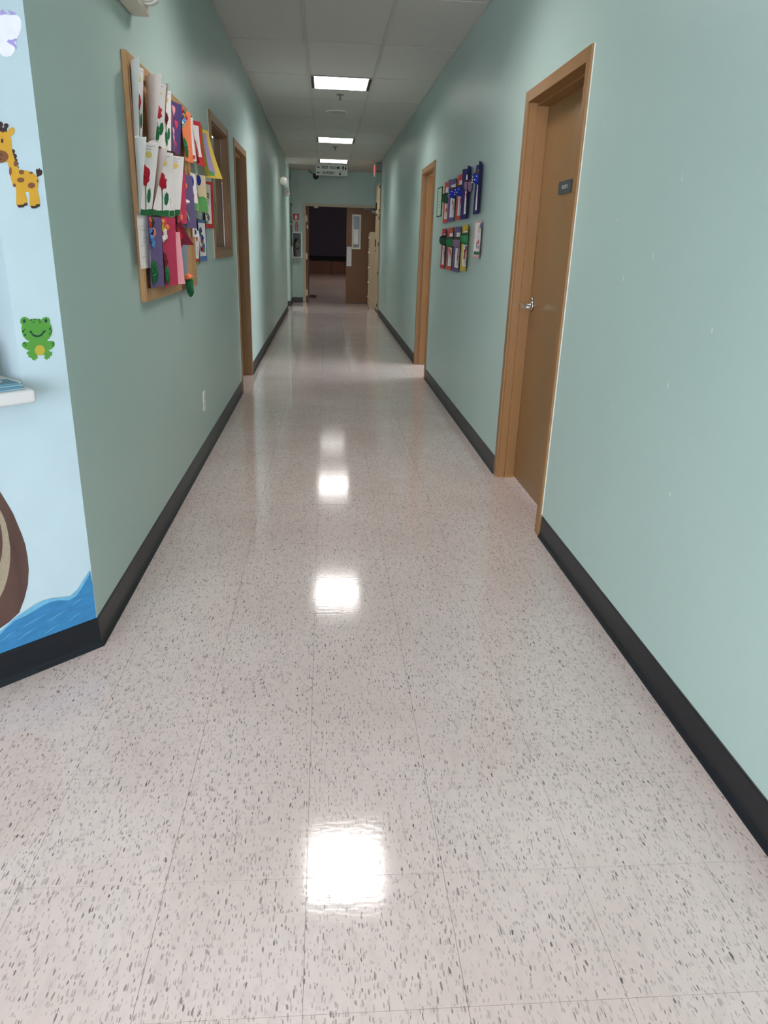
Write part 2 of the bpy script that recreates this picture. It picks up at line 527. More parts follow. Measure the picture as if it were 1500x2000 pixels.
for y in yl[:-1]:
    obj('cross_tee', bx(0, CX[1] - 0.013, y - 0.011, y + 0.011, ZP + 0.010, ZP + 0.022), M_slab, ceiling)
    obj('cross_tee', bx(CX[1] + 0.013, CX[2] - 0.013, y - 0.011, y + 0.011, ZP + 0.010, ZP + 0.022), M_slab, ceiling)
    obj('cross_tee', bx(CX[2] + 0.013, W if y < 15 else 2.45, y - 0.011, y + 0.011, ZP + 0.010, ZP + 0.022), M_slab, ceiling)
for x0, x1, ye in ((0, 0.018, 15.3), (W - 0.018, W, 15.0)):
    obj('wall_angle', bx(x0, x1, yl[0], ye, H - 0.001, ZP), M_tee, ceiling)
obj('end_angle', bx(0, 2.45, YE - 0.02, YE, H - 0.001, ZP), M_tee, ceiling)
# plain ceiling panels over lobby and side rooms
for (xa, xb, ya, yb) in ((-4, -1.8, -5.0, yl[0]), (-1.8 + LT, CX[1], -5.0, yl[0]), (CX[2], W, -5.0, yl[0]),
                         (-1.8, -1.8 + LT, -5.0, -3.0), (-1.8, -1.8 + LT, -3.0 + LT, -0.64), (-1.8, -1.8 + LT, -0.64 + LT, yl[0]),
                         (CX[1], CX[2], -5.0, -3.0), (CX[1], CX[2], -3.0 + LT, -0.64), (CX[1], CX[2], -0.64 + LT, yl[0])):
    obj('lobby_ceiling', bx(xa, xb, ya, yb, H, H + 0.02), M_ceil, ceiling)
obj('office_ceiling', bx(-4, -THL, yl[0], 3.1, H, H + 0.02), M_ceil, ceiling)
obj('classroom_ceiling', bx(-4, -THL, 3.22, 11.88, H, H + 0.02), M_ceil, ceiling)
obj('sideroom_ceiling', bx(W + TH, 5.0, 6.12, 10.8, H, H + 0.02), M_ceil, ceiling)
obj('restroom_ceiling', bx(-2.5, 0, 15.3, 16.4, H, H + 0.02), M_ceil, ceiling)

# ---- cove base
PROF = [(0, 0), (0.016, 0), (0.0145, 0.004), (0.009, 0.010), (0.0055, 0.020), (0.0045, 0.034), (0.0042, 0.098), (0.003, 0.104), (0, 0.106)]
def cove(name, p0, p1, nrm, m0=0.0, m1=0.0):
    """m0/m1: mitre slope at the two ends (length added per unit depth)"""
    p0 = Vector((p0[0], p0[1], 0)); p1 = Vector((p1[0], p1[1], 0)); nn = Vector((nrm[0], nrm[1], 0)).normalized()
    t = (p1 - p0).normalized(); bm = newbm()
    A = [bm.verts.new(p0 + nn * d - t * (d * m0) + Vector((0, 0, z))) for d, z in PROF]
    B = [bm.verts.new(p1 + nn * d + t * (d * m1) + Vector((0, 0, z))) for d, z in PROF]
    bm.faces.new(A); bm.faces.new(B[::-1])
    for i in range(len(PROF) - 1):
        bm.faces.new((A[i], B[i], B[i + 1], A[i + 1]))
    bmesh.ops.recalc_face_normals(bm, faces=bm.faces)
    return struct(name, bm, M_base)
e = math.tan(PI / 8)
cove('baseboard_left', (0, YC), (0, 6.70), (1, 0), m0=e)
cove('baseboard_left_far', (0, 7.71), (0, 15.3), (1, 0))
cove('baseboard_mural', tuple(D(0, 0, 0))[:2], tuple(D(1.6, 0, 0))[:2], (Q, -Q), m0=e)
cove('baseboard_right', (W, -5.0), (W, 3.215), (-1, 0))
cove('baseboard_right_middle', (W, 4.25), (W, 7.60), (-1, 0))
cove('baseboard_right_far', (W, 8.64), (W, 15.0), (-1, 0))
cove('baseboard_stub_front', (-2.5, 16.4), (0, 16.4), (0, -1), m1=1)
cove('baseboard_stub', (0, 16.4), (0, YE), (1, 0), m0=1)
cove('baseboard_end', (0, YE), (0.235, YE), (0, -1))

# ---- door frames on the corridor (hollow metal, face + jamb + stop)
def door_frame(root, side, hole, face=0.055, proud=0.012):
    """side: -1 wall_left (room at -X), +1 wall_right (room at +X)"""
    y0, y1, _, zt = hole
    xw = 0.0 if side < 0 else W
    def X(a, b):     # a..b measured into the wall from the corridor face
        p, q = xw + side * a, xw + side * b
        return (min(p, q), max(p, q))
    fx = X(-proud, 0.0)
    ov = 0.012
    obj('casing', bx(*fx, y0 - face + ov, y0 + ov, 0, zt + face - ov, 0.002), M_trim, root)
    obj('casing', bx(*fx, y1 - ov, y1 + face - ov, 0, zt + face - ov, 0.002), M_trim, root)
    obj('casing', bx(*fx, y0 + ov, y1 - ov, zt - ov, zt + face - ov, 0.002), M_trim, root)
    jx = X(0.0, (TH if side > 0 else THL) + 0.015)
    obj('jamb', bx(*jx, y0, y0 + ov, 0, zt - ov), M_trim, root)
    obj('jamb', bx(*jx, y1 - ov, y1, 0, zt - ov), M_trim, root)
    obj('head', bx(*jx, y0, y1, zt - ov, zt), M_trim, root)
    sx = X(0.042, 0.098)
    obj('stop', bx(*sx, y0 + ov, y0 + ov + 0.015, 0, zt - ov), M_trim, root)
    obj('stop', bx(*sx, y1 - ov - 0.015, y1 - ov, 0, zt - ov), M_trim, root)
    obj('stop', bx(*sx, y0 + ov + 0.015, y1 - ov - 0.015, zt - ov - 0.015, zt - ov), M_trim, root)
    return X

d1 = thing('door_1', (W + 0.05, 3.73, 0), kind='structure')
X = door_frame(d1, 1, D1)
# near door: closed leaf sits behind the stop
leaf = obj('door_leaf', bx(W + 0.099, W + 0.143, D1[0] + 0.016, D1[1] - 0.016, 0.012, D1[3] - 0.016, 0.002), M_leaf, d1)
lv = obj('rose', lathe([(0.0, -0.012), (0.026, -0.012), (0.030, -0.008), (0.031, 0.0)], 24, 'X', (W + 0.099, 4.118, 1.022)), M_chrome, leaf, True)
obj('lever_neck', lathe([(0.011, -0.052), (0.011, -0.010), (0.014, -0.008)], 16, 'X', (W + 0.099, 4.118, 1.022)), M_chrome, leaf, True)
bm = prism([(4.132, 1.034), (4.132, 1.010), (4.00, 1.012), (3.992, 1.018), (3.992, 1.028), (4.00, 1.032)], lambda a, b, d: Vector((d, a, b)), W + 0.034, W + 0.052)
bmesh.ops.bevel(bm, geom=list(bm.edges), offset=0.003, segments=2, affect='EDGES')
obj('lever', bm, M_chrome, leaf)
obj('thumb_turn', lathe([(0.0, -0.010), (0.009, -0.010), (0.010, 0.0)], 16, 'X', (W + 0.099, 4.118, 1.058)), M_chrome, leaf, True)
d2 = thing('door_2', (W + 0.05, 8.12, 0), kind='structure')
door_frame(d2, 1, D2)
obj('door_leaf', bx(W + 0.14, W + 1.03, D2[0] - 0.05, D2[0] - 0.006, 0.012, D2[3] - 0.016, 0.002), M_leaf, d2)
obj('strike_plate', bx(W + 0.102, W + 0.128, D2[1] - 0.014, D2[1] - 0.0118, 0.965, 1.085), M_chrome, d2)
d3 = thing('door_3', (-0.05, 7.2, 0), kind='structure')
door_frame(d3, -1, LD)
obj('door_leaf', bx(-0.155, -0.112, LD[1] + 0.01, LD[1] + 0.90, 0.012, LD[3] - 0.016, 0.002), M_leaf, d3)
obj('strike_plate', bx(-0.100, -0.0985, LD[1] - 0.014, LD[1] - 0.0118, 1.53, 1.60), M_chrome, d3)

# ---- classroom window in the left wall
w1 = thing('window_1', (-0.05, 5.85, 1.19), kind='structure')
y0, y1, z0, z1 = WIN
f = 0.055
for nm, a in (('casing', (y0 - f, y0, z0 - f, z1 + f)), ('casing', (y1, y1 + f, z0 - f, z1 + f)), ('casing', (y0, y1, z1, z1 + f)), ('apron', (y0, y1, z0 - f, z0))):
    obj(nm, bx(0, 0.014, *a, 0.002), M_trim, w1)
for nm, a in (('jamb', (y0, y0 + 0.012, z0, z1)), ('jamb', (y1 - 0.012, y1, z0, z1)), ('head', (y0 + 0.012, y1 - 0.012, z1 - 0.012, z1)), ('sill', (y0 + 0.012, y1 - 0.012, z0, z0 + 0.012))):
    obj(nm, bx(-0.095, 0, *a), M_trim, w1)
for nm, a in (('glazing_bead', (y1 - 0.018, y1 - 0.012, z0 + 0.012, z1 - 0.012)), ('glazing_bead', (y0 + 0.012, y1 - 0.018, z1 - 0.018, z1 - 0.012)), ('glazing_bead', (y0 + 0.012, y1 - 0.018, z0 + 0.012, z0 + 0.018))):
    obj(nm, bx(-0.058, -0.0475, *a), M_trim, w1)
obj('pane', bx(-0.047, -0.041, y0 + 0.0125, y1 - 0.0125, z0 + 0.0125, z1 - 0.0125), M_glass, w1)

# paint line left along the casings, scuffs on the right wall
M_line = mat('paint_line', rgb(214, 218, 210), 0.6, 0.3)
obj('paint_line', bx(W - 0.0035, W, D1[0] - 0.0475, D1[0] - 0.0432, 0.11, D1[3] + 0.043), M_line, d1)
obj('paint_line', bx(0, 0.0035, LD[0] - 0.0475, LD[0] - 0.0432, 0.11, LD[3] + 0.043), M_line, d3)
obj('paint_line', bx(0, 0.0035, WIN[0] - 0.0595, WIN[0] - 0.0552, WIN[2] - 0.055, WIN[3] + 0.055), M_line, w1)
rs = random.Random(5)
for yy, zz, ll in ((2.15, 0.93, 0.014), (2.62, 1.22, 0.02), (2.40, 1.30, 0.018), (2.02, 0.62, 0.016), (2.75, 1.42, 0.012), (2.28, 1.52, 0.02), (1.95, 1.12, 0.012), (3.02, 1.78, 0.008), (2.55, 0.78, 0.01)):
    obj('scuff_mark', bx(W - 0.0006, W, yy, yy + 0.003, zz, zz + ll), M_line, wall_right)

# ---- double door at the end
d4 = thing('door_4', (1.22, YE, 0), kind='structure')
FZ = 2.13
obj('casing', bx(0.25, 0.312, YE - 0.02, YE + 0.02, 0, FZ, 0.003), M_beige, d4)
obj('casing', bx(2.14, 2.20, YE - 0.02, YE + 0.02, 0, FZ, 0.003), M_beige, d4)
obj('casing', bx(0.312, 2.14, YE - 0.02, YE + 0.02, FZ - 0.06, FZ, 0.003), M_beige, d4)
obj('jamb', bx(0.286, 0.300, YE + 0.02, YE + 0.16, 0, 2.098), M_beige, d4)
obj('jamb', bx(2.150, 2.164, YE + 0.02, YE + 0.16, 0, 2.098), M_beige, d4)
obj('head', bx(0.300, 2.150, YE + 0.02, YE + 0.16, 2.085, 2.098), M_beige, d4)
lf = obj('door_leaf', bx(1.228, 2.145, YE + 0.04, YE + 0.084, 0.01, 2.08, 0.002), M_oak, d4)
def ring(x0, x1, z0, z1, w, ya, yb):
    bm = newbm()
    A = []
    for y in (ya, yb):
        A.append([bm.verts.new((x, y, z)) for x, z in ((x0, z0), (x1, z0), (x1, z1), (x0, z1))] + [bm.verts.new((x, y, z)) for x, z in ((x0 + w, z0 + w), (x1 - w, z0 + w), (x1 - w, z1 - w), (x0 + w, z1 - w))])
    for i in range(4):
        j = (i + 1) % 4
        bm.faces.new((A[0][i], A[0][j], A[0][j + 4], A[0][i + 4]))
        bm.faces.new((A[1][i], A[1][j], A[1][j + 4], A[1][i + 4]))
        bm.faces.new((A[0][i], A[0][j], A[1][j], A[1][i]))
        bm.faces.new((A[0][i + 4], A[0][j + 4], A[1][j + 4], A[1][i + 4]))
    bmesh.ops.recalc_face_normals(bm, faces=bm.faces)
    return bm
obj('vision_frame', ring(1.355, 1.555, 1.198, 1.931, 0.036, YE + 0.025, YE + 0.0395), M_offwh, lf)
M_vg = mat('vision_glass', rgb(96, 108, 116), 0.08, 0.6)
obj('vision_pane', bx(1.391, 1.519, YE + 0.036, YE + 0.0395, 1.234, 1.895), M_vg, lf)
obj('vision_paper', bx(1.393, 1.500, YE + 0.0345, YE + 0.0359, 1.30, 1.62), M_paper, lf)
obj('push_plate', bx(1.240, 1.352, YE + 0.036, YE + 0.0395, 0.825, 1.247, 0.001), mat('satin_plate', rgb(205, 204, 206), 0.45, 0.5), lf)
obj('closer', bx(1.79, 2.10, YE - 0.01, YE + 0.0395, 1.975, 2.03, 0.004), M_steel, lf)
obj('closer_arm', bx(1.60, 1.80, YE + 0.012, YE + 0.022, 2.045, 2.057), M_steel, lf)
lf2 = obj('door_leaf', bx(0.318, 0.362, YE + 0.10, YE + 1.01, 0.01, 2.08, 0.002), M_oak, d4)
for z in (1.82, 1.02, 0.22):
    obj('hinge', bx(0.302, 0.345, YE + 0.085, YE + 0.0985, z - 0.075, z + 0.06, 0.001), M_offwh, d4)
obj('lock_plate', bx(0.335, 0.362, YE + 0.086, YE + 0.0985, 1.60, 1.68), M_offwh, d4)
obj('roller_catch', bx(0.50, 0.59, YE + 0.015, YE + 0.05, 2.035, 2.0845, 0.003), M_offwh, d4)

# ---- hall furniture of the room itself: stage front and apron
sf = thing('stage', (1.0, 34.0, 0), 'low brown wooden stage with a black edge band in the dark hall', 'stage')
obj('stage_top', bx(-5.9, 7.9, 33.95, 35.95, 0.58, 0.73), mat('stage_black', rgb(18, 18, 22), 0.7, 0.2), sf)
for i in range(10):
    x = -5.9 + i * 1.38
    obj('front_panel', bx(x + 0.01, x + 1.37, 34.02, 34.06, 0.0, 0.58), M_hallw, sf)
    obj('panel_moulding', ring(x + 0.16, x + 1.22, 0.09, 0.47, 0.04, 34.0, 34.02), M_hallw, sf)

# ================================================================== LIGHTS OF THE PLACE AND ADDED FILL LAMPS
M_lamp = mat('fluorescent_lamp', rgb(255, 250, 245), 0.5, 0.3, emit=(1.0, 0.955, 0.93, 1), estr=LAMP)
M_louv = mat('louvre_aluminium', rgb(236, 236, 236), 0.16, 0.5, metal=1.0)
def troffer(x0, y0, label, m=None, parts=True):
    x1, y1 = x0 + LT, y0 + LT
    t = thing('ceiling_light', ((x0 + x1) / 2, (y0 + y1) / 2, H), label, 'light', 'square louvred ceiling lights down the corridor')
    zt = H + 0.075
    a = 0.012
    bm = newbm()
    box(bm, x0 + a, x1 - a, y0 + a, y1 - a, zt, zt + 0.01)
    box(bm, x0 + a, x1 - a, y0 + a, y0 + a + 0.006, H, zt); box(bm, x0 + a, x1 - a, y1 - a - 0.006, y1 - a, H, zt)
    box(bm, x0 + a, x0 + a + 0.006, y0 + a + 0.006, y1 - a - 0.006, H, zt); box(bm, x1 - a - 0.006, x1 - a, y0 + a + 0.006, y1 - a - 0.006, H, zt)
    obj('housing', bm, M_louv, t)
    obj('side_slot', bx(x0 + a + 0.006, x0 + 0.042, y0 + 0.02, y1 - 0.02, H + 0.001, H + 0.055), M_black, t)
    obj('side_slot', bx(x1 - 0.042, x1 - a - 0.006, y0 + 0.02, y1 - 0.02, H + 0.001, H + 0.055), M_black, t)
    obj('lamp', bx(x0 + 0.05, x1 - 0.05, y0 + 0.03, y1 - 0.03, zt - 0.014, zt - 0.004), m or M_lamp, t)
    xa, xb, ya, yb = x0 + 0.043, x1 - 0.043, y0 + 0.019, y1 - 0.019
    for k in (1, 2):
        x = xa + (xb - xa) * k / 3
        obj('louvre_blade', bx(x - 0.003, x + 0.003, ya, yb, H + 0.002, H + 0.058), M_louv, t)
        y = ya + (yb - ya) * k / 3
        obj('louvre_blade', bx(xa, xb, y - 0.003, y + 0.003, H + 0.003, H + 0.057), M_louv, t)
    return t
names = ['added unseen square ceiling light above the camera in the lobby', 'square ceiling light before the cork board, mirrored large in the near floor', 'nearest louvred ceiling light in view, just before the ceiling sprinkler',
         'middle louvred ceiling light in view, beyond the round ceiling grille', 'farthest ceiling light, right above the hanging restroom sign']
for y, n in zip(lights_y, names):
    if y > 0: troffer(CX[1], y, n)
# unseen lobby lights added behind and beside the camera to brighten the near floor
for x, y, n in ((CX[1], -0.64, 'added lobby fill light right above the camera'), (-1.8, -0.64, 'added lobby fill light left of the camera'), (-1.8, -3.0, 'added lobby fill light at the back left'), (CX[1], -3.0, 'added lobby fill light at the back right')):
    troffer(x, y, n)
# classroom light seen through the window
M_lamp2 = mat('classroom_lamp', rgb(255, 250, 245), 0.5, 0.3, emit=(1.0, 0.97, 0.94, 1), estr=7.0)
cl = thing('ceiling_light', (-1.6, 9.5, H), 'bright ceiling light inside the room behind the corridor window', 'light')
obj('lens', bx(-1.9, -1.3, 8.6, 10.4, H - 0.02, H - 0.002, 0.004), M_lamp2, cl)
obj('rim', bx(-1.93, -1.27, 8.57, 10.43, H - 0.006, H - 0.0005), M_white, cl)
# unseen lamps added on the hall ceiling to lift its darkness
M_lamp3 = mat('hall_fill_lamp', rgb(255, 240, 220), 0.5, 0.3, emit=(1.0, 0.9, 0.8, 1), estr=30.0)
for yy in (22.0, 28.0):
    hl = thing('hall_fill_light', (2.0, yy, 5.0), 'added unseen %s fill lamp of the hall beyond the double door' % ('near' if yy < 25 else 'far'), 'light', 'added fill lamps of the hall')
    obj('lens', bx(1.4, 2.6, yy - 0.3, yy + 0.3, 4.96, 4.985), M_lamp3, hl); obj('rim', bx(1.37, 2.63, yy - 0.33, yy + 0.33, 4.985, 4.9995), M_white, hl)
rl = thing('ceiling_light', (-1.2, 15.85, H), 'added unseen fill lamp around the corner in the restroom passage', 'light')  # lamp added out of view to brighten the passage opening and end wall
obj('lens', bx(-1.5, -0.9, 15.55, 16.15, H - 0.02, H - 0.0065, 0.004), mat('passage_fill_lamp', rgb(255, 250, 245), 0.5, 0.3, emit=(1.0, 0.96, 0.93, 1), estr=14.0), rl)
obj('rim', bx(-1.53, -0.87, 15.52, 16.18, H - 0.006, H - 0.0005), M_white, rl)

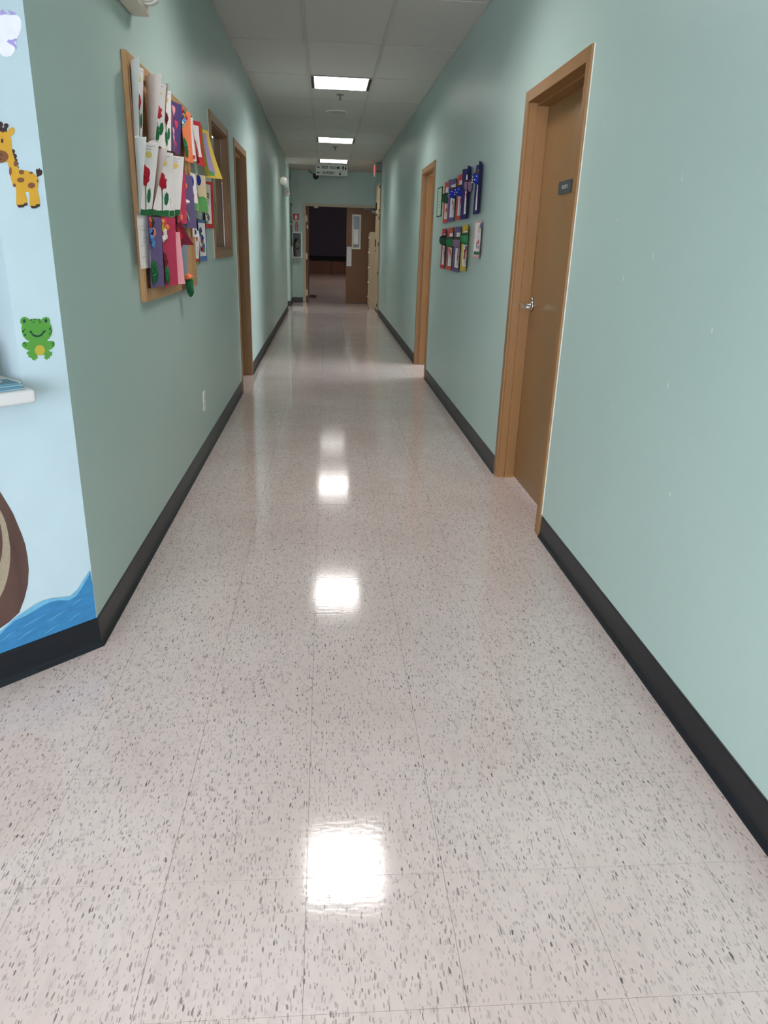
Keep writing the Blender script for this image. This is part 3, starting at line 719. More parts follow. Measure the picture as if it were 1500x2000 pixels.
# outlines of the painted figures, metres along the mural wall and up from the floor
MU = {"gbody":[[0.0926,1.4883],[0.0916,1.4738],[0.0912,1.4572],[0.0891,1.4444],[0.0867,1.4334],[0.08,1.4294],[0.0854,1.3864],[0.0835,1.3854],[0.0669,1.3875],[0.0558,1.3931],[0.0542,1.4016],[0.0569,1.4148],[0.0569,1.4204],[0.0469,1.4211],[0.0483,1.4019],[0.0492,1.3865],[0.0466,1.3847],[0.0316,1.3867],[0.0212,1.3919],[0.0198,1.4017],[0.0211,1.4171],[0.023,1.4285],[0.0186,1.4422],[0.0168,1.4557],[0.0201,1.4619],[0.0249,1.4664],[0.0345,1.472],[0.0486,1.4738],[0.0629,1.4733],[0.0674,1.4759],[0.0708,1.4885],[0.0747,1.5028],[0.0774,1.5171],[0.0765,1.5317],[0.0758,1.5444],[0.0775,1.5514],[0.0687,1.5578],[0.0634,1.5674],[0.0645,1.5738],[0.0703,1.5745],[0.0769,1.5694],[0.0826,1.5623],[0.0834,1.5651],[0.0931,1.5646],[0.1011,1.5629],[0.113,1.5597],[0.1223,1.5611],[0.1272,1.5661],[0.1331,1.5643],[0.1353,1.5571],[0.1315,1.5505],[0.1227,1.5463],[0.1254,1.5282],[0.13,1.51],[0.1317,1.4991],[0.127,1.4923],[0.1119,1.4902],[0.0963,1.4898]],"gmuzzle":[[0.0889,1.5033],[0.0914,1.4972],[0.0968,1.4917],[0.1042,1.4877],[0.1125,1.4858],[0.1205,1.4862],[0.1268,1.4889],[0.1306,1.4934],[0.1313,1.4991],[0.1288,1.5051],[0.1235,1.5105],[0.1162,1.5145],[0.108,1.5165],[0.1,1.5162],[0.0936,1.5136],[0.0896,1.509]],"geye":[[[0.0968,1.5396],[0.0979,1.5363],[0.0998,1.5341],[0.1017,1.5339],[0.103,1.5357],[0.1031,1.5389],[0.102,1.5421],[0.1002,1.5443],[0.0982,1.5445],[0.0969,1.5427]],[[0.1165,1.5363],[0.1176,1.5331],[0.1195,1.5309],[0.1214,1.5307],[0.1226,1.5325],[0.1227,1.5356],[0.1217,1.5389],[0.1198,1.541],[0.1179,1.5412],[0.1167,1.5394]]],"gnostril":[[[0.1049,1.506],[0.1058,1.5044],[0.1076,1.5036],[0.1091,1.5041],[0.1096,1.5056],[0.1087,1.5072],[0.1069,1.508],[0.1053,1.5075]],[[0.1084,1.4956],[0.1091,1.4942],[0.1106,1.4935],[0.1119,1.4939],[0.1123,1.4952],[0.1115,1.4965],[0.1101,1.4972],[0.1087,1.4968]]],"ghorn":[[[0.0887,1.5601],[0.0869,1.57],[0.0902,1.5742],[0.0894,1.5792],[0.0836,1.5821],[0.0776,1.5807],[0.0779,1.5757],[0.0822,1.5702],[0.0844,1.5607]],[[0.1023,1.56],[0.1,1.5701],[0.1039,1.5746],[0.1023,1.5804],[0.0959,1.5848],[0.0914,1.5818],[0.0914,1.5765],[0.0953,1.5707],[0.0968,1.5606]]],"gforelock":[[0.1072,1.558],[0.1042,1.5679],[0.0981,1.5725],[0.0931,1.5703],[0.088,1.573],[0.0832,1.5686],[0.0852,1.5606],[0.0896,1.5625],[0.0948,1.5584],[0.099,1.5614]],"gmane":[[0.0774,1.5226],[0.0719,1.5224],[0.0693,1.5183],[0.0726,1.5122],[0.0672,1.5109],[0.0663,1.5055],[0.0698,1.5007],[0.0661,1.4989],[0.0673,1.4929],[0.0639,1.4888],[0.068,1.4854],[0.0652,1.4798],[0.0675,1.4747],[0.0709,1.4793],[0.0731,1.492],[0.0755,1.5027],[0.0771,1.5135]],"gtail":[[0.0195,1.4604],[0.02,1.4687],[0.0207,1.4754],[0.0174,1.4817],[0.0136,1.4787],[0.0096,1.4839],[0.0073,1.4788],[0.0034,1.4796],[0.0028,1.472],[0.0061,1.466],[0.0128,1.4632],[0.0169,1.4606]],"gspot":[[[0.0528,1.4697],[0.0548,1.466],[0.0588,1.4635],[0.0633,1.4631],[0.0667,1.465],[0.0676,1.4684],[0.0657,1.4721],[0.0617,1.4746],[0.0572,1.475],[0.0538,1.4731]],[[0.0298,1.4697],[0.0311,1.4676],[0.0338,1.4662],[0.0369,1.4659],[0.0392,1.467],[0.0399,1.4689],[0.0386,1.471],[0.036,1.4724],[0.0329,1.4727],[0.0305,1.4717]],[[0.0548,1.45],[0.0573,1.4461],[0.0628,1.4434],[0.0691,1.4429],[0.0739,1.4448],[0.0753,1.4485],[0.0728,1.4524],[0.0674,1.4551],[0.061,1.4556],[0.0562,1.4537]],[[0.0274,1.4389],[0.0301,1.4342],[0.0357,1.431],[0.0422,1.4306],[0.047,1.433],[0.0484,1.4373],[0.0458,1.442],[0.0402,1.4451],[0.0337,1.4456],[0.0288,1.4432]],[[0.017,1.4507],[0.0179,1.4479],[0.0194,1.4462],[0.0209,1.446],[0.022,1.4476],[0.0221,1.4503],[0.0212,1.4531],[0.0197,1.4548],[0.0182,1.4549],[0.0171,1.4534]],[[0.0671,1.4888],[0.0688,1.4843],[0.0721,1.4814],[0.0756,1.4811],[0.078,1.4835],[0.0784,1.4878],[0.0767,1.4923],[0.0735,1.4952],[0.07,1.4956],[0.0676,1.4931]],[[0.0856,1.4688],[0.0872,1.4626],[0.0895,1.4586],[0.0918,1.4584],[0.093,1.4621],[0.0928,1.4681],[0.0912,1.4743],[0.0889,1.4783],[0.0866,1.4785],[0.0854,1.4748]],[[0.0792,1.4355],[0.0804,1.4327],[0.0829,1.4309],[0.0856,1.4307],[0.0876,1.4322],[0.0881,1.4348],[0.0869,1.4375],[0.0844,1.4393],[0.0816,1.4395],[0.0796,1.4381]]],"ghoof":[[[0.0846,1.3865],[0.0667,1.3886],[0.0629,1.3927],[0.0548,1.3939],[0.0562,1.3869],[0.063,1.3858],[0.0669,1.3817],[0.0802,1.3802]],[[0.0488,1.3865],[0.0345,1.3873],[0.0314,1.3914],[0.0206,1.3927],[0.0224,1.386],[0.0285,1.3845],[0.032,1.3809],[0.0451,1.3802]]],"fhead":[[0.1178,1.0565],[0.1169,1.0691],[0.1139,1.0752],[0.1185,1.0817],[0.1169,1.09],[0.1101,1.0959],[0.1015,1.0967],[0.0948,1.0922],[0.0918,1.0887],[0.0807,1.0907],[0.0677,1.09],[0.058,1.0869],[0.0521,1.0918],[0.0429,1.0939],[0.0358,1.0901],[0.0332,1.0827],[0.0356,1.0746],[0.0311,1.0675],[0.0299,1.0561],[0.0332,1.0446],[0.0409,1.0342],[0.0494,1.0283],[0.0993,1.0289],[0.1081,1.0339],[0.1153,1.0437]],"fbody":[[0.0989,1.0319],[0.0492,1.0296],[0.0474,1.026],[0.0383,1.0262],[0.0296,1.0238],[0.0279,1.0158],[0.0317,1.0073],[0.0416,1.0015],[0.0482,0.9998],[0.0447,0.9951],[0.0366,0.9944],[0.0404,0.9895],[0.0392,0.9849],[0.0464,0.982],[0.0486,0.9756],[0.053,0.9773],[0.0569,0.9719],[0.0603,0.9766],[0.0652,0.9771],[0.0607,0.9868],[0.0837,0.9888],[0.0823,0.983],[0.0852,0.9776],[0.0894,0.9793],[0.0889,0.9736],[0.0942,0.9767],[0.0987,0.9758],[0.1,0.9824],[0.1097,0.9855],[0.1076,0.9909],[0.1133,0.9966],[0.1092,1.0014],[0.1029,1.0026],[0.1138,1.0086],[0.1203,1.0143],[0.1224,1.0209],[0.1194,1.027],[0.1122,1.029],[0.1039,1.0267]],"fbelly":[[0.0593,1.0007],[0.0612,0.995],[0.0651,0.9904],[0.0702,0.9875],[0.076,0.9868],[0.0814,0.9885],[0.0856,0.9921],[0.0881,0.9973],[0.0884,1.0031],[0.0865,1.0088],[0.0827,1.0134],[0.0776,1.0163],[0.0719,1.017],[0.0665,1.0154],[0.0622,1.0118],[0.0597,1.0066]],"feye":[[[0.1027,1.0851],[0.1039,1.0819],[0.1063,1.0801],[0.1089,1.0802],[0.1108,1.0823],[0.1111,1.0855],[0.1099,1.0886],[0.1075,1.0905],[0.1049,1.0904],[0.103,1.0883]],[[0.0413,1.0827],[0.0425,1.0794],[0.045,1.0776],[0.0478,1.0777],[0.0497,1.0798],[0.0501,1.0831],[0.0488,1.0863],[0.0464,1.0882],[0.0436,1.0881],[0.0417,1.0859]]],"fspot":[[[0.0842,1.0875],[0.0854,1.086],[0.088,1.0855],[0.0903,1.0863],[0.0911,1.0878],[0.0899,1.0892],[0.0874,1.0897],[0.085,1.089]],[[0.0742,1.0878],[0.0751,1.0863],[0.0771,1.0858],[0.0788,1.0865],[0.0794,1.0881],[0.0784,1.0895],[0.0765,1.09],[0.0747,1.0893]],[[0.0625,1.0863],[0.0635,1.0849],[0.0654,1.0844],[0.0672,1.0851],[0.0678,1.0866],[0.0668,1.0881],[0.0649,1.0886],[0.0631,1.0879]],[[0.0786,1.0808],[0.0795,1.0797],[0.0814,1.0793],[0.0832,1.0799],[0.0838,1.0811],[0.0829,1.0823],[0.081,1.0826],[0.0792,1.0821]],[[0.0607,1.0799],[0.0617,1.0784],[0.0637,1.0779],[0.0654,1.0786],[0.066,1.0801],[0.065,1.0816],[0.0631,1.0821],[0.0613,1.0814]],[[0.1108,1.0578],[0.1119,1.0552],[0.1139,1.0542],[0.1155,1.0554],[0.1159,1.0581],[0.1147,1.0607],[0.1128,1.0617],[0.1112,1.0605]],[[0.1067,1.0474],[0.1078,1.0453],[0.1101,1.0446],[0.112,1.0456],[0.1126,1.0477],[0.1115,1.0498],[0.1092,1.0505],[0.1072,1.0495]],[[0.1067,1.0622],[0.1074,1.0607],[0.1087,1.0602],[0.1098,1.0609],[0.1101,1.0624],[0.1094,1.0638],[0.1081,1.0644],[0.107,1.0637]],[[0.0344,1.0599],[0.0355,1.0572],[0.0376,1.0562],[0.0393,1.0574],[0.0397,1.0602],[0.0386,1.0629],[0.0366,1.0639],[0.0348,1.0626]],[[0.0322,1.0519],[0.0331,1.0498],[0.0344,1.049],[0.0356,1.05],[0.0358,1.0522],[0.035,1.0543],[0.0336,1.0551],[0.0325,1.0541]],[[0.0371,1.0462],[0.038,1.0444],[0.0397,1.0437],[0.0411,1.0446],[0.0416,1.0465],[0.0407,1.0482],[0.039,1.0489],[0.0375,1.048]],[[0.1133,1.0244],[0.1143,1.0227],[0.1162,1.0221],[0.1179,1.023],[0.1184,1.0248],[0.1174,1.0265],[0.1155,1.0272],[0.1138,1.0263]],[[0.1098,1.0186],[0.1107,1.0169],[0.1123,1.0162],[0.1137,1.0171],[0.1141,1.0189],[0.1132,1.0207],[0.1116,1.0213],[0.1102,1.0205]],[[0.0292,1.0194],[0.0301,1.0176],[0.0318,1.017],[0.0333,1.0178],[0.0337,1.0197],[0.0328,1.0215],[0.0311,1.0222],[0.0296,1.0213]],[[0.0319,1.0126],[0.0328,1.0108],[0.0345,1.0101],[0.036,1.011],[0.0365,1.0129],[0.0355,1.0147],[0.0339,1.0154],[0.0324,1.0145]],[[0.0349,1.0181],[0.0356,1.0169],[0.0369,1.0165],[0.0381,1.0171],[0.0385,1.0183],[0.0378,1.0195],[0.0364,1.0199],[0.0352,1.0193]]],"fsmile":[[0.0988,1.057],[0.0928,1.0571],[0.093,1.0613],[0.0902,1.0565],[0.0891,1.0521],[0.0854,1.0472],[0.0787,1.0446],[0.0718,1.0442],[0.0652,1.0467],[0.0592,1.0519],[0.0566,1.0578],[0.0544,1.0542],[0.0487,1.0573],[0.0491,1.0539],[0.0549,1.0504],[0.0622,1.0426],[0.0707,1.0389],[0.0812,1.0396],[0.0885,1.0436],[0.0935,1.0516]],"cloud":[[0.0604,1.735],[0.047,1.7396],[0.0376,1.7515],[0.033,1.7659],[0.0283,1.7803],[0.0187,1.7934],[0.012,1.8081],[0.0105,1.8241],[0.0145,1.8321],[0.0231,1.8347],[0.0339,1.8302],[0.0441,1.8291],[0.0539,1.8303],[0.0765,1.8277],[0.1078,1.8124],[0.1396,1.7909],[0.1504,1.7674],[0.1418,1.7476],[0.1121,1.7378],[0.0891,1.7443],[0.0747,1.7402],[0.0704,1.7354]],"cstroke":[[[0.0623,1.8242],[0.0609,1.8332],[0.0552,1.8388],[0.0507,1.8354],[0.0445,1.8302],[0.0517,1.8286]],[[0.0412,1.8407],[0.035,1.8398],[0.0226,1.8381],[0.0219,1.8338],[0.0337,1.8313],[0.0394,1.8356]],[[0.0542,1.7686],[0.0495,1.7751],[0.0418,1.7754],[0.0308,1.7809],[0.0272,1.7794],[0.029,1.7757],[0.0359,1.7721],[0.0298,1.7609],[0.0318,1.756],[0.0386,1.7626]]],"hull":[[0.2423,0.612],[0.2282,0.5737],[0.2159,0.5378],[0.2083,0.5025],[0.2005,0.4667],[0.1951,0.431],[0.194,0.3904],[0.1959,0.3502],[0.2055,0.3003],[0.222,0.2585],[0.2436,0.2185],[0.2779,0.1989],[0.3051,0.1888]],"hullband":[[0.2504,0.5576],[0.2445,0.5371],[0.2399,0.5112],[0.2387,0.4749],[0.2397,0.4331],[0.2444,0.4006],[0.2521,0.3687],[0.2628,0.3378],[0.2773,0.3081],[0.2902,0.2894]],"hullband2":[[0.2566,0.5158],[0.2557,0.4881],[0.2585,0.4556],[0.2652,0.4241],[0.274,0.3987]],"wave":[[0.0031,0.1037],[0.0027,0.1777],[0.0021,0.2354],[0.0056,0.2841],[0.0173,0.2723],[0.0367,0.2506],[0.0571,0.2294],[0.0823,0.2165],[0.1161,0.2244],[0.1381,0.23],[0.1657,0.2328],[0.1938,0.2286],[0.2221,0.2193],[0.2556,0.2081],[0.284,0.1923],[0.3064,0.1804]]}
# ================================================================== PAINTED FIGURES ON THE MURAL WALL
def flat(name, pts, m, parent, d):
    bm = newbm()
    vs = [bm.verts.new(D(s, z, d)) for s, z in pts]
    f = bm.faces.new(vs)
    f.normal_update()
    if f.normal.dot(Vector((Q, -Q, 0))) < 0: f.normal_flip()
    bmesh.ops.triangulate(bm, faces=bm.faces)
    return obj(name, bm, m, parent)
def paint(n, c, rough=0.5, var=0.05):
    return mat(n, rgb(*c), rough, 0.4, var=var, vscale=25)
P_yel = paint('giraffe_yellow', (196, 150, 48)); P_brn = paint('giraffe_brown', (120, 76, 48)); P_dk = paint('dark_brown_paint', (58, 42, 38))
g = thing('giraffe_painting', D(0.06, 1.385, 0), 'yellow giraffe with brown spots painted on the pale blue wall', 'painting', 'painted animals on the pale blue wall')
for i, p in enumerate(MU['ghorn']): flat('horn', p, P_dk, g, 0.0008)
flat('tail_tuft', MU['gtail'], P_dk, g, 0.0008)
flat('mane', MU['gmane'], P_dk, g, 0.0008)
flat('body', MU['gbody'], P_yel, g, 0.0012)
flat('forelock', MU['gforelock'], P_dk, g, 0.0016)
mz = flat('muzzle', MU['gmuzzle'], P_brn, g, 0.0016)
for p in MU['gnostril']: flat('nostril', p, P_dk, mz, 0.002)
for p in MU['geye']: flat('eye', p, P_dk, g, 0.0016)
for p in MU['gspot']: flat('spot', p, P_brn, g, 0.0016)
for p in MU['ghoof']: flat('hoof', p, P_dk, g, 0.0016)
P_gr = paint('frog_green', (78, 140, 56)); P_dg = paint('frog_dark', (28, 58, 48)); P_by = paint('frog_belly', (176, 160, 56))
g = thing('frog_painting', D(0.075, 0.974, 0), 'smiling green frog with yellow belly painted above the white counter', 'painting', 'painted animals on the pale blue wall')
flat('body', MU['fbody'], P_gr, g, 0.0008)
hd = flat('head', MU['fhead'], P_gr, g, 0.0012)
flat('belly', MU['fbelly'], P_by, g, 0.0014)
for p in MU['feye']: flat('eye', p, P_dg, hd, 0.0016)
flat('smile', MU['fsmile'], P_dg, hd, 0.0016)
for p in MU['fspot']: flat('spot', p, P_dg, g, 0.0016)
g = thing('cloud_painting', D(0.07, 1.735, 0), 'white and lilac cloud painted high on the pale blue wall', 'painting')
flat('cloud_body', MU['cloud'], paint('cloud_white', (226, 226, 238), 0.6, 0.06), g, 0.0006)
P_li = paint('cloud_lilac', (162, 150, 206))
for p in MU['cstroke']: flat('brush_stroke', p, P_li, g, 0.001)
# boat hull and waves go on past the picture's edge along the wall
hull = MU['hull'] + [[0.40, 0.165], [0.7, 0.15], [0.98, 0.19], [1.12, 0.30], [1.16, 0.42], [1.12, 0.55], [1.05, 0.64], [0.7, 0.62], [0.4, 0.63]]
g = thing('ark_painting', D(0.6, 0.15, 0), 'brown wooden boat hull with tan stripe painted on the pale blue wall', 'painting')
flat('hull', hull, mat('hull_brown', rgb(82, 59, 53), 0.5, 0.4, var=0.22, vscale=18, stretch=(1, 1, 0.25)), g, 0.0006)
P_tan = mat('hull_tan', rgb(150, 138, 118), 0.7, 0.3, var=0.12, vscale=160)
flat('plank_stripe', MU['hullband'] + [[0.34, 0.26], [0.60, 0.25], [0.85, 0.27], [0.98, 0.36], [0.99, 0.48], [0.90, 0.56], [0.6, 0.54], [0.35, 0.555]], P_tan, g, 0.001)
flat('plank_field', MU['hullband2'] + [[0.36, 0.34], [0.60, 0.32], [0.82, 0.34], [0.88, 0.42], [0.80, 0.49], [0.5, 0.48], [0.33, 0.50]], MATS['hull_brown'], g, 0.0014)
g = thing('wave_painting', D(0.5, 0.107, 0), 'bright blue painted water along the bottom of the pale blue wall', 'painting')
wv = MU['wave'][1:] + [[0.42, 0.175], [0.6, 0.20], [0.8, 0.17], [1.0, 0.2], [1.25, 0.18], [1.58, 0.2], [1.58, 0.107], [0.003, 0.107]]
flat('water', wv, mat('water_blue', rgb(48, 118, 166), 0.4, 0.45, var=0.12, vscale=14, stretch=(1.5, 1.5, 5)), g, 0.0018)
cr = MU['wave'][3:]
crest = cr + [(s + 0.004, z - 0.014 - 0.006 * math.sin(40 * s)) for s, z in cr[::-1]]
flat('foam', crest, mat('foam_blue', rgb(102, 164, 196), 0.5, 0.4, var=0.08, vscale=60), g, 0.0022)
for i, (s, z, l) in enumerate(((0.03, 0.20, 0.05), (0.09, 0.175, 0.07), (0.16, 0.185, 0.08), (0.20, 0.15, 0.06), (0.26, 0.165, 0.05), (0.12, 0.135, 0.06), (0.045, 0.15, 0.05))):
    flat('ripple', [(s, z), (s + l * 0.5, z - 0.006), (s + l, z - 0.018), (s + l, z - 0.0195), (s + l * 0.5, z - 0.0085)], MATS['foam_blue'], g, 0.0022)

# ================================================================== RECEPTION COUNTER
ct = obj('counter_shelf', dbx(0.15, 1.27, 0.0, 0.115, 0.878, 0.915, bev=0.009), mat('counter_white', rgb(196, 196, 196), 0.4, 0.5), None, True)
for p in ct.data.polygons: p.use_smooth = False
tag(ct, 'white rounded counter shelf under the opening in the pale blue wall', 'shelf')
tr = obj('sill_trim', dbx(OP0 + 0.002, OP1 - 0.002, -TH - 0.02, -0.002, OZ0 + 0.0003, OZ0 + 0.014), M_white, None)
tr['kind'] = 'structure'; tr.name = 'trim_1'
M_bluep = mat('blue_paper', rgb(122, 158, 172), 0.7, 0.2); M_bluep2 = mat('teal_paper', rgb(96, 134, 150), 0.7, 0.2)
for i in range(4):
    zb = 0.9153 + i * 0.0042
    ps = dbx(0.172 + 0.006 * (i % 2), 0.42 + 0.01 * i, 0.004, 0.095 - 0.005 * i, zb, zb + 0.0038)
    o = obj('flyer', ps, (M_bluep, M_bluep2)[i % 2], None)
    tag(o, ['lowest blue flyer in the stack on the white counter', 'second blue flyer from the bottom of the counter stack', 'third blue flyer from the bottom of the counter stack', 'top blue flyer with white print in the counter stack'][i], 'flyer', 'blue flyers stacked on the counter')
    if i == 3:
        flat_z = zb + 0.0044
        bm = newbm(); vs = [bm.verts.new(D(s, flat_z, d)) for s, d in ((0.20, 0.03), (0.22, 0.055), (0.29, 0.06), (0.33, 0.045), (0.30, 0.02), (0.24, 0.018))]
        bm.faces.new(vs); bmesh.ops.recalc_face_normals(bm, faces=bm.faces)
        obj('print', bm, M_paper, o)
bm = dbx(0.232, 0.30, -0.075, -0.02, OZ0 + 0.0145, 1.02, bev=0.003)
o = thing('card_holder', D(0.266, OZ0 + 0.0145, -0.05), 'tan box standing in the counter opening behind the flyers', 'box')
obj('holder_body', bm, mat('tan_box', rgb(176, 158, 142), 0.6, 0.3), o)
obj('card', dbx(0.240, 0.292, -0.055, -0.045, 1.02, 1.05), M_paper, o)

# ================================================================== BULLETIN BOARD
b = thing('bulletin_board', (0.012, 3.84, 1.06), 'wood framed cork bulletin board covered with curling drawings', 'bulletin board')
y0, y1, z0, z1, fwd = 3.2, 4.48, 1.06, 1.972, 0.055
obj('cork_panel', bx(0.0, 0.010, y0 + 0.02, y1 - 0.02, z0 + 0.02, z1 - 0.02), M_cork, b)
for a in ((y0, y0 + fwd, z0, z1), (y1 - fwd, y1, z0, z1), (y0 + fwd, y1 - fwd, z1 - fwd, z1), (y0 + fwd, y1 - fwd, z0, z0 + fwd)):
    obj('frame_rail', bx(0.0, 0.022, *a, 0.003), M_wood, b)
for a in ((y0 + 0.012, y0 + 0.016, z0 + 0.012, z1 - 0.012), (y1 - 0.016, y1 - 0.012, z0 + 0.012, z1 - 0.012)):
    obj('frame_bead', bx(0.022, 0.025, *a), M_wood, b)

# ---- paper sheets on the walls
PC = {}
def pc(name, c):
    if name not in PC: PC[name] = mat('paper_' + name, rgb(*c), 0.8, 0.15, var=0.03, vscale=30)
    return PC[name]
C = dict(white=(240, 233, 231), purple=(88, 72, 122), violet=(106, 92, 132), orange=(236, 132, 92), coral=(208, 88, 78), red=(196, 58, 60), yellow=(226, 196, 92), magenta=(186, 62, 92), pink=(240, 168, 176),
         greyblue=(140, 150, 164), blue=(86, 120, 170), navy=(54, 50, 98), deep=(104, 26, 44), lilac=(176, 158, 200), mustard=(204, 176, 62), crimson=(178, 34, 52), rose=(214, 74, 100), green=(44, 108, 66), grass=(96, 160, 92), leaf=(40, 104, 64),
         royal=(30, 48, 138), sun=(226, 206, 120), ink=(110, 108, 120), teal=(52, 120, 120), brick=(190, 70, 56), tan=(214, 196, 160), mint=(196, 222, 196), sky=(96, 152, 206), dkgreen=(46, 74, 56), brown=(74, 62, 54), plum=(112, 92, 110), black=(40, 38, 44))
def cm(k): return pc(k, C[k])
class Sheet:
    def __init__(s, label, side, yc, zt, w, h, col, el=(0, 0), er=(0, 0), lift=0.0, base=0.03, shear=0.0, roll=0.0, name='drawing', group=None, cat='drawing'):
        s.side, s.yc, s.zt, s.w, s.h, s.el, s.er, s.lift, s.base, s.shear, s.roll = side, yc, zt, w, h, el, er, lift, base, shear, roll
        bm = newbm(); nu, nv = 14, 12
        V = [[bm.verts.new(s.P(-1 + 2 * i / nu, j / nv)) for i in range(nu + 1)] for j in range(nv + 1)]
        for j in range(nv):
            for i in range(nu):
                bm.faces.new((V[j][i], V[j][i + 1], V[j + 1][i + 1], V[j + 1][i]))
        s.root = obj(name, bm, cm(col), None, True)
        tag(s.root, label, cat, group)
    def P(s, u, v, off=0.0):
        e = (s.el if u < 0 else s.er); e = e[0] * (1 - v) + e[1] * v
        hw = s.w / 2
        k = 1 - 0.22 * min(1.0, (e / hw) ** 2)
        d = s.base + e * abs(u) ** 2.2 + s.lift * v * v + s.roll * 0.012 * math.sin(3 * v + u)
        y = s.yc + u * hw * k + s.shear * v
        z = s.zt - v * s.h + 0.0
        if off:
            a = s.P(u + 0.02, v) - s.P(u - 0.02, v); b = s.P(u, v + 0.02) - s.P(u, v - 0.02)
            n = a.cross(b).normalized()
            if n.x * s.side < 0: n = -n
            return s.P(u, v) + n * off
        return Vector((d, y, z)) if s.side > 0 else Vector((W - d, y, z))
    def blob(s, name, col, u, v, ru, rv, jag=0.0, off=0.0015, n=18, bump=0.0, rot=0.0, seed=None):
        rnd = random.Random(seed if seed is not None else hash((name, round(u, 3), round(v, 3))) & 0xffff if False else int(1000 * (u + 2) + 77 * v * 100) + len(name))
        bm = newbm(); c = bm.verts.new(s.P(u, v, off + bump))
        rings = []
        for q in (0.5, 1.0):
            ring_ = []
            for i in range(n):
                t = 2 * PI * i / n; r = q * (1 + jag * rnd.uniform(-1, 1))
                a, b = ru * r * math.cos(t), rv * r * math.sin(t)
                uu = u + a * math.cos(rot) - b * math.sin(rot); vv = v + a * math.sin(rot) + b * math.cos(rot)
                uu = max(-0.99, min(0.99, uu)); vv = max(0.005, min(0.995, vv))
                ring_.append(bm.verts.new(s.P(uu, vv, off + (bump * rnd.uniform(0.3, 1.0) if q < 1 else 0))))
            rings.append(ring_)
        for i in range(n):
            j = (i + 1) % n
            bm.faces.new((c, rings[0][i], rings[0][j])); bm.faces.new((rings[0][i], rings[1][i], rings[1][j], rings[0][j]))
        return obj(name, bm, cm(col), s.root)
    def strip(s, name, col, u0, u1, v0, v1, jag=0.0, off=0.0014, n=12):
        rnd = random.Random(int(v0 * 1000) + int(u0 * 100) + 500)
        bm = newbm(); rows = []
        for j in range(3):
            rows.append([])
            for i in range(n + 1):
                u = u0 + (u1 - u0) * i / n
                v = v0 + (v1 - v0) * j / 2
                if j == 0: v += jag * rnd.uniform(-1, 1)
                rows[j].append(bm.verts.new(s.P(u, min(0.999, v), off)))
        for j in range(2):
            for i in range(n):
                bm.faces.new((rows[j][i], rows[j][i + 1], rows[j + 1][i + 1], rows[j + 1][i]))
        return obj(name, bm, cm(col), s.root)
    def inset(s, col, u0, u1, v0, v1, name='inner_sheet'):
        bm = newbm(); n = 12; m = 8
        V = [[bm.verts.new(s.P(u0 + (u1 - u0) * i / n, v0 + (v1 - v0) * j / m, 0.001)) for i in range(n + 1)] for j in range(m + 1)]
        for j in range(m):
            for i in range(n):
                bm.faces.new((V[j][i], V[j][i + 1], V[j + 1][i + 1], V[j + 1][i]))
        return obj(name, bm, cm(col), s.root, True)
    def line(s, name, col, pts, wd=0.03, off=0.0018):
        bm = newbm(); A = []; B = []
        asp = s.w / 2 / s.h
        for i, (u, v) in enumerate(pts):
            p, q = pts[max(i - 1, 0)], pts[min(i + 1, len(pts) - 1)]
            tx, ty = (q[0] - p[0]) * asp, (q[1] - p[1]); l = math.hypot(tx, ty) or 1
            nx, ny = -ty / l * wd / asp, tx / l * wd
            A.append(bm.verts.new(s.P(u + nx / 2, v + ny / 2, off))); B.append(bm.verts.new(s.P(u - nx / 2, v - ny / 2, off)))
        for i in range(len(pts) - 1):
            bm.faces.new((A[i], A[i + 1], B[i + 1], B[i]))
        return obj(name, bm, cm(col), s.root)
    def scribble(s, u, v, wd, name='handwriting'):
        rnd = random.Random(int(100 * (s.yc + s.zt)))
        for r in range(2):
            pts = []
            n = 14
            for i in range(n):
                pts.append((u + wd * i / n * (1 - 0.25 * r), v + 0.045 * r + 0.011 * rnd.uniform(-1, 1)))
            s.line(name, 'ink', pts, 0.005)
    def rainbow(s, u, v, ru, rv, cols=('red', 'mustard', 'grass', 'royal'), t0=PI, t1=2 * PI):
        for k, c in enumerate(cols):
            f = 1 - 0.17 * k
            s.line('rainbow_band', c, [(u + ru * f * math.cos(t0 + (t1 - t0) * i / 10), v + rv * f * math.sin(t0 + (t1 - t0) * i / 10)) for i in range(11)], 0.045)

GL = 'children\'s drawings on and beside the cork board'
def flower_sheet(label, yc, zt, w, h, el, er, bloom, lift=0.0, shear=0.0, grass=True, u0=0.55, leaf=1, tall=False, base=0.03):
    s = Sheet(label, 1, yc, zt, w, h, 'white', el, er, lift, base, shear, name='flower_drawing', group=GL)
    s.blob('sun', 'sun', 0.72, 0.16, 0.12, 0.045, 0.05)
    s.line('stem', 'leaf', [(u0, 0.52), (u0 + 0.04, 0.72), (u0, 0.95)], 0.02)
    s.blob('bloom', bloom, u0 + 0.05, 0.46, 0.17, 0.13, 0.28, bump=0.004)
    if tall: s.blob('bud', 'rose', u0 + 0.1, 0.26, 0.13, 0.06, 0.25)
    s.blob('leaf', 'leaf', u0 + 0.22, 0.72, 0.09, 0.11, 0.1, rot=0.5)
    if leaf > 1: s.blob('leaf', 'green', u0 + 0.02, 0.80, 0.14, 0.11, 0.3, rot=-0.4)
    if grass: s.strip('grass', 'green', -0.98, 0.98, 0.91, 0.998, 0.012)
    s.scribble(0.45, 0.045, 0.5)
    return s
s = flower_sheet('leftmost white flower drawing in the top row, rolled into a tube', 3.234, 1.936, 0.201, 0.261, (0.053, 0.032), (0.022, 0.002), 'crimson', u0=0.6, grass=False, lift=0.000, shear=-0.027)
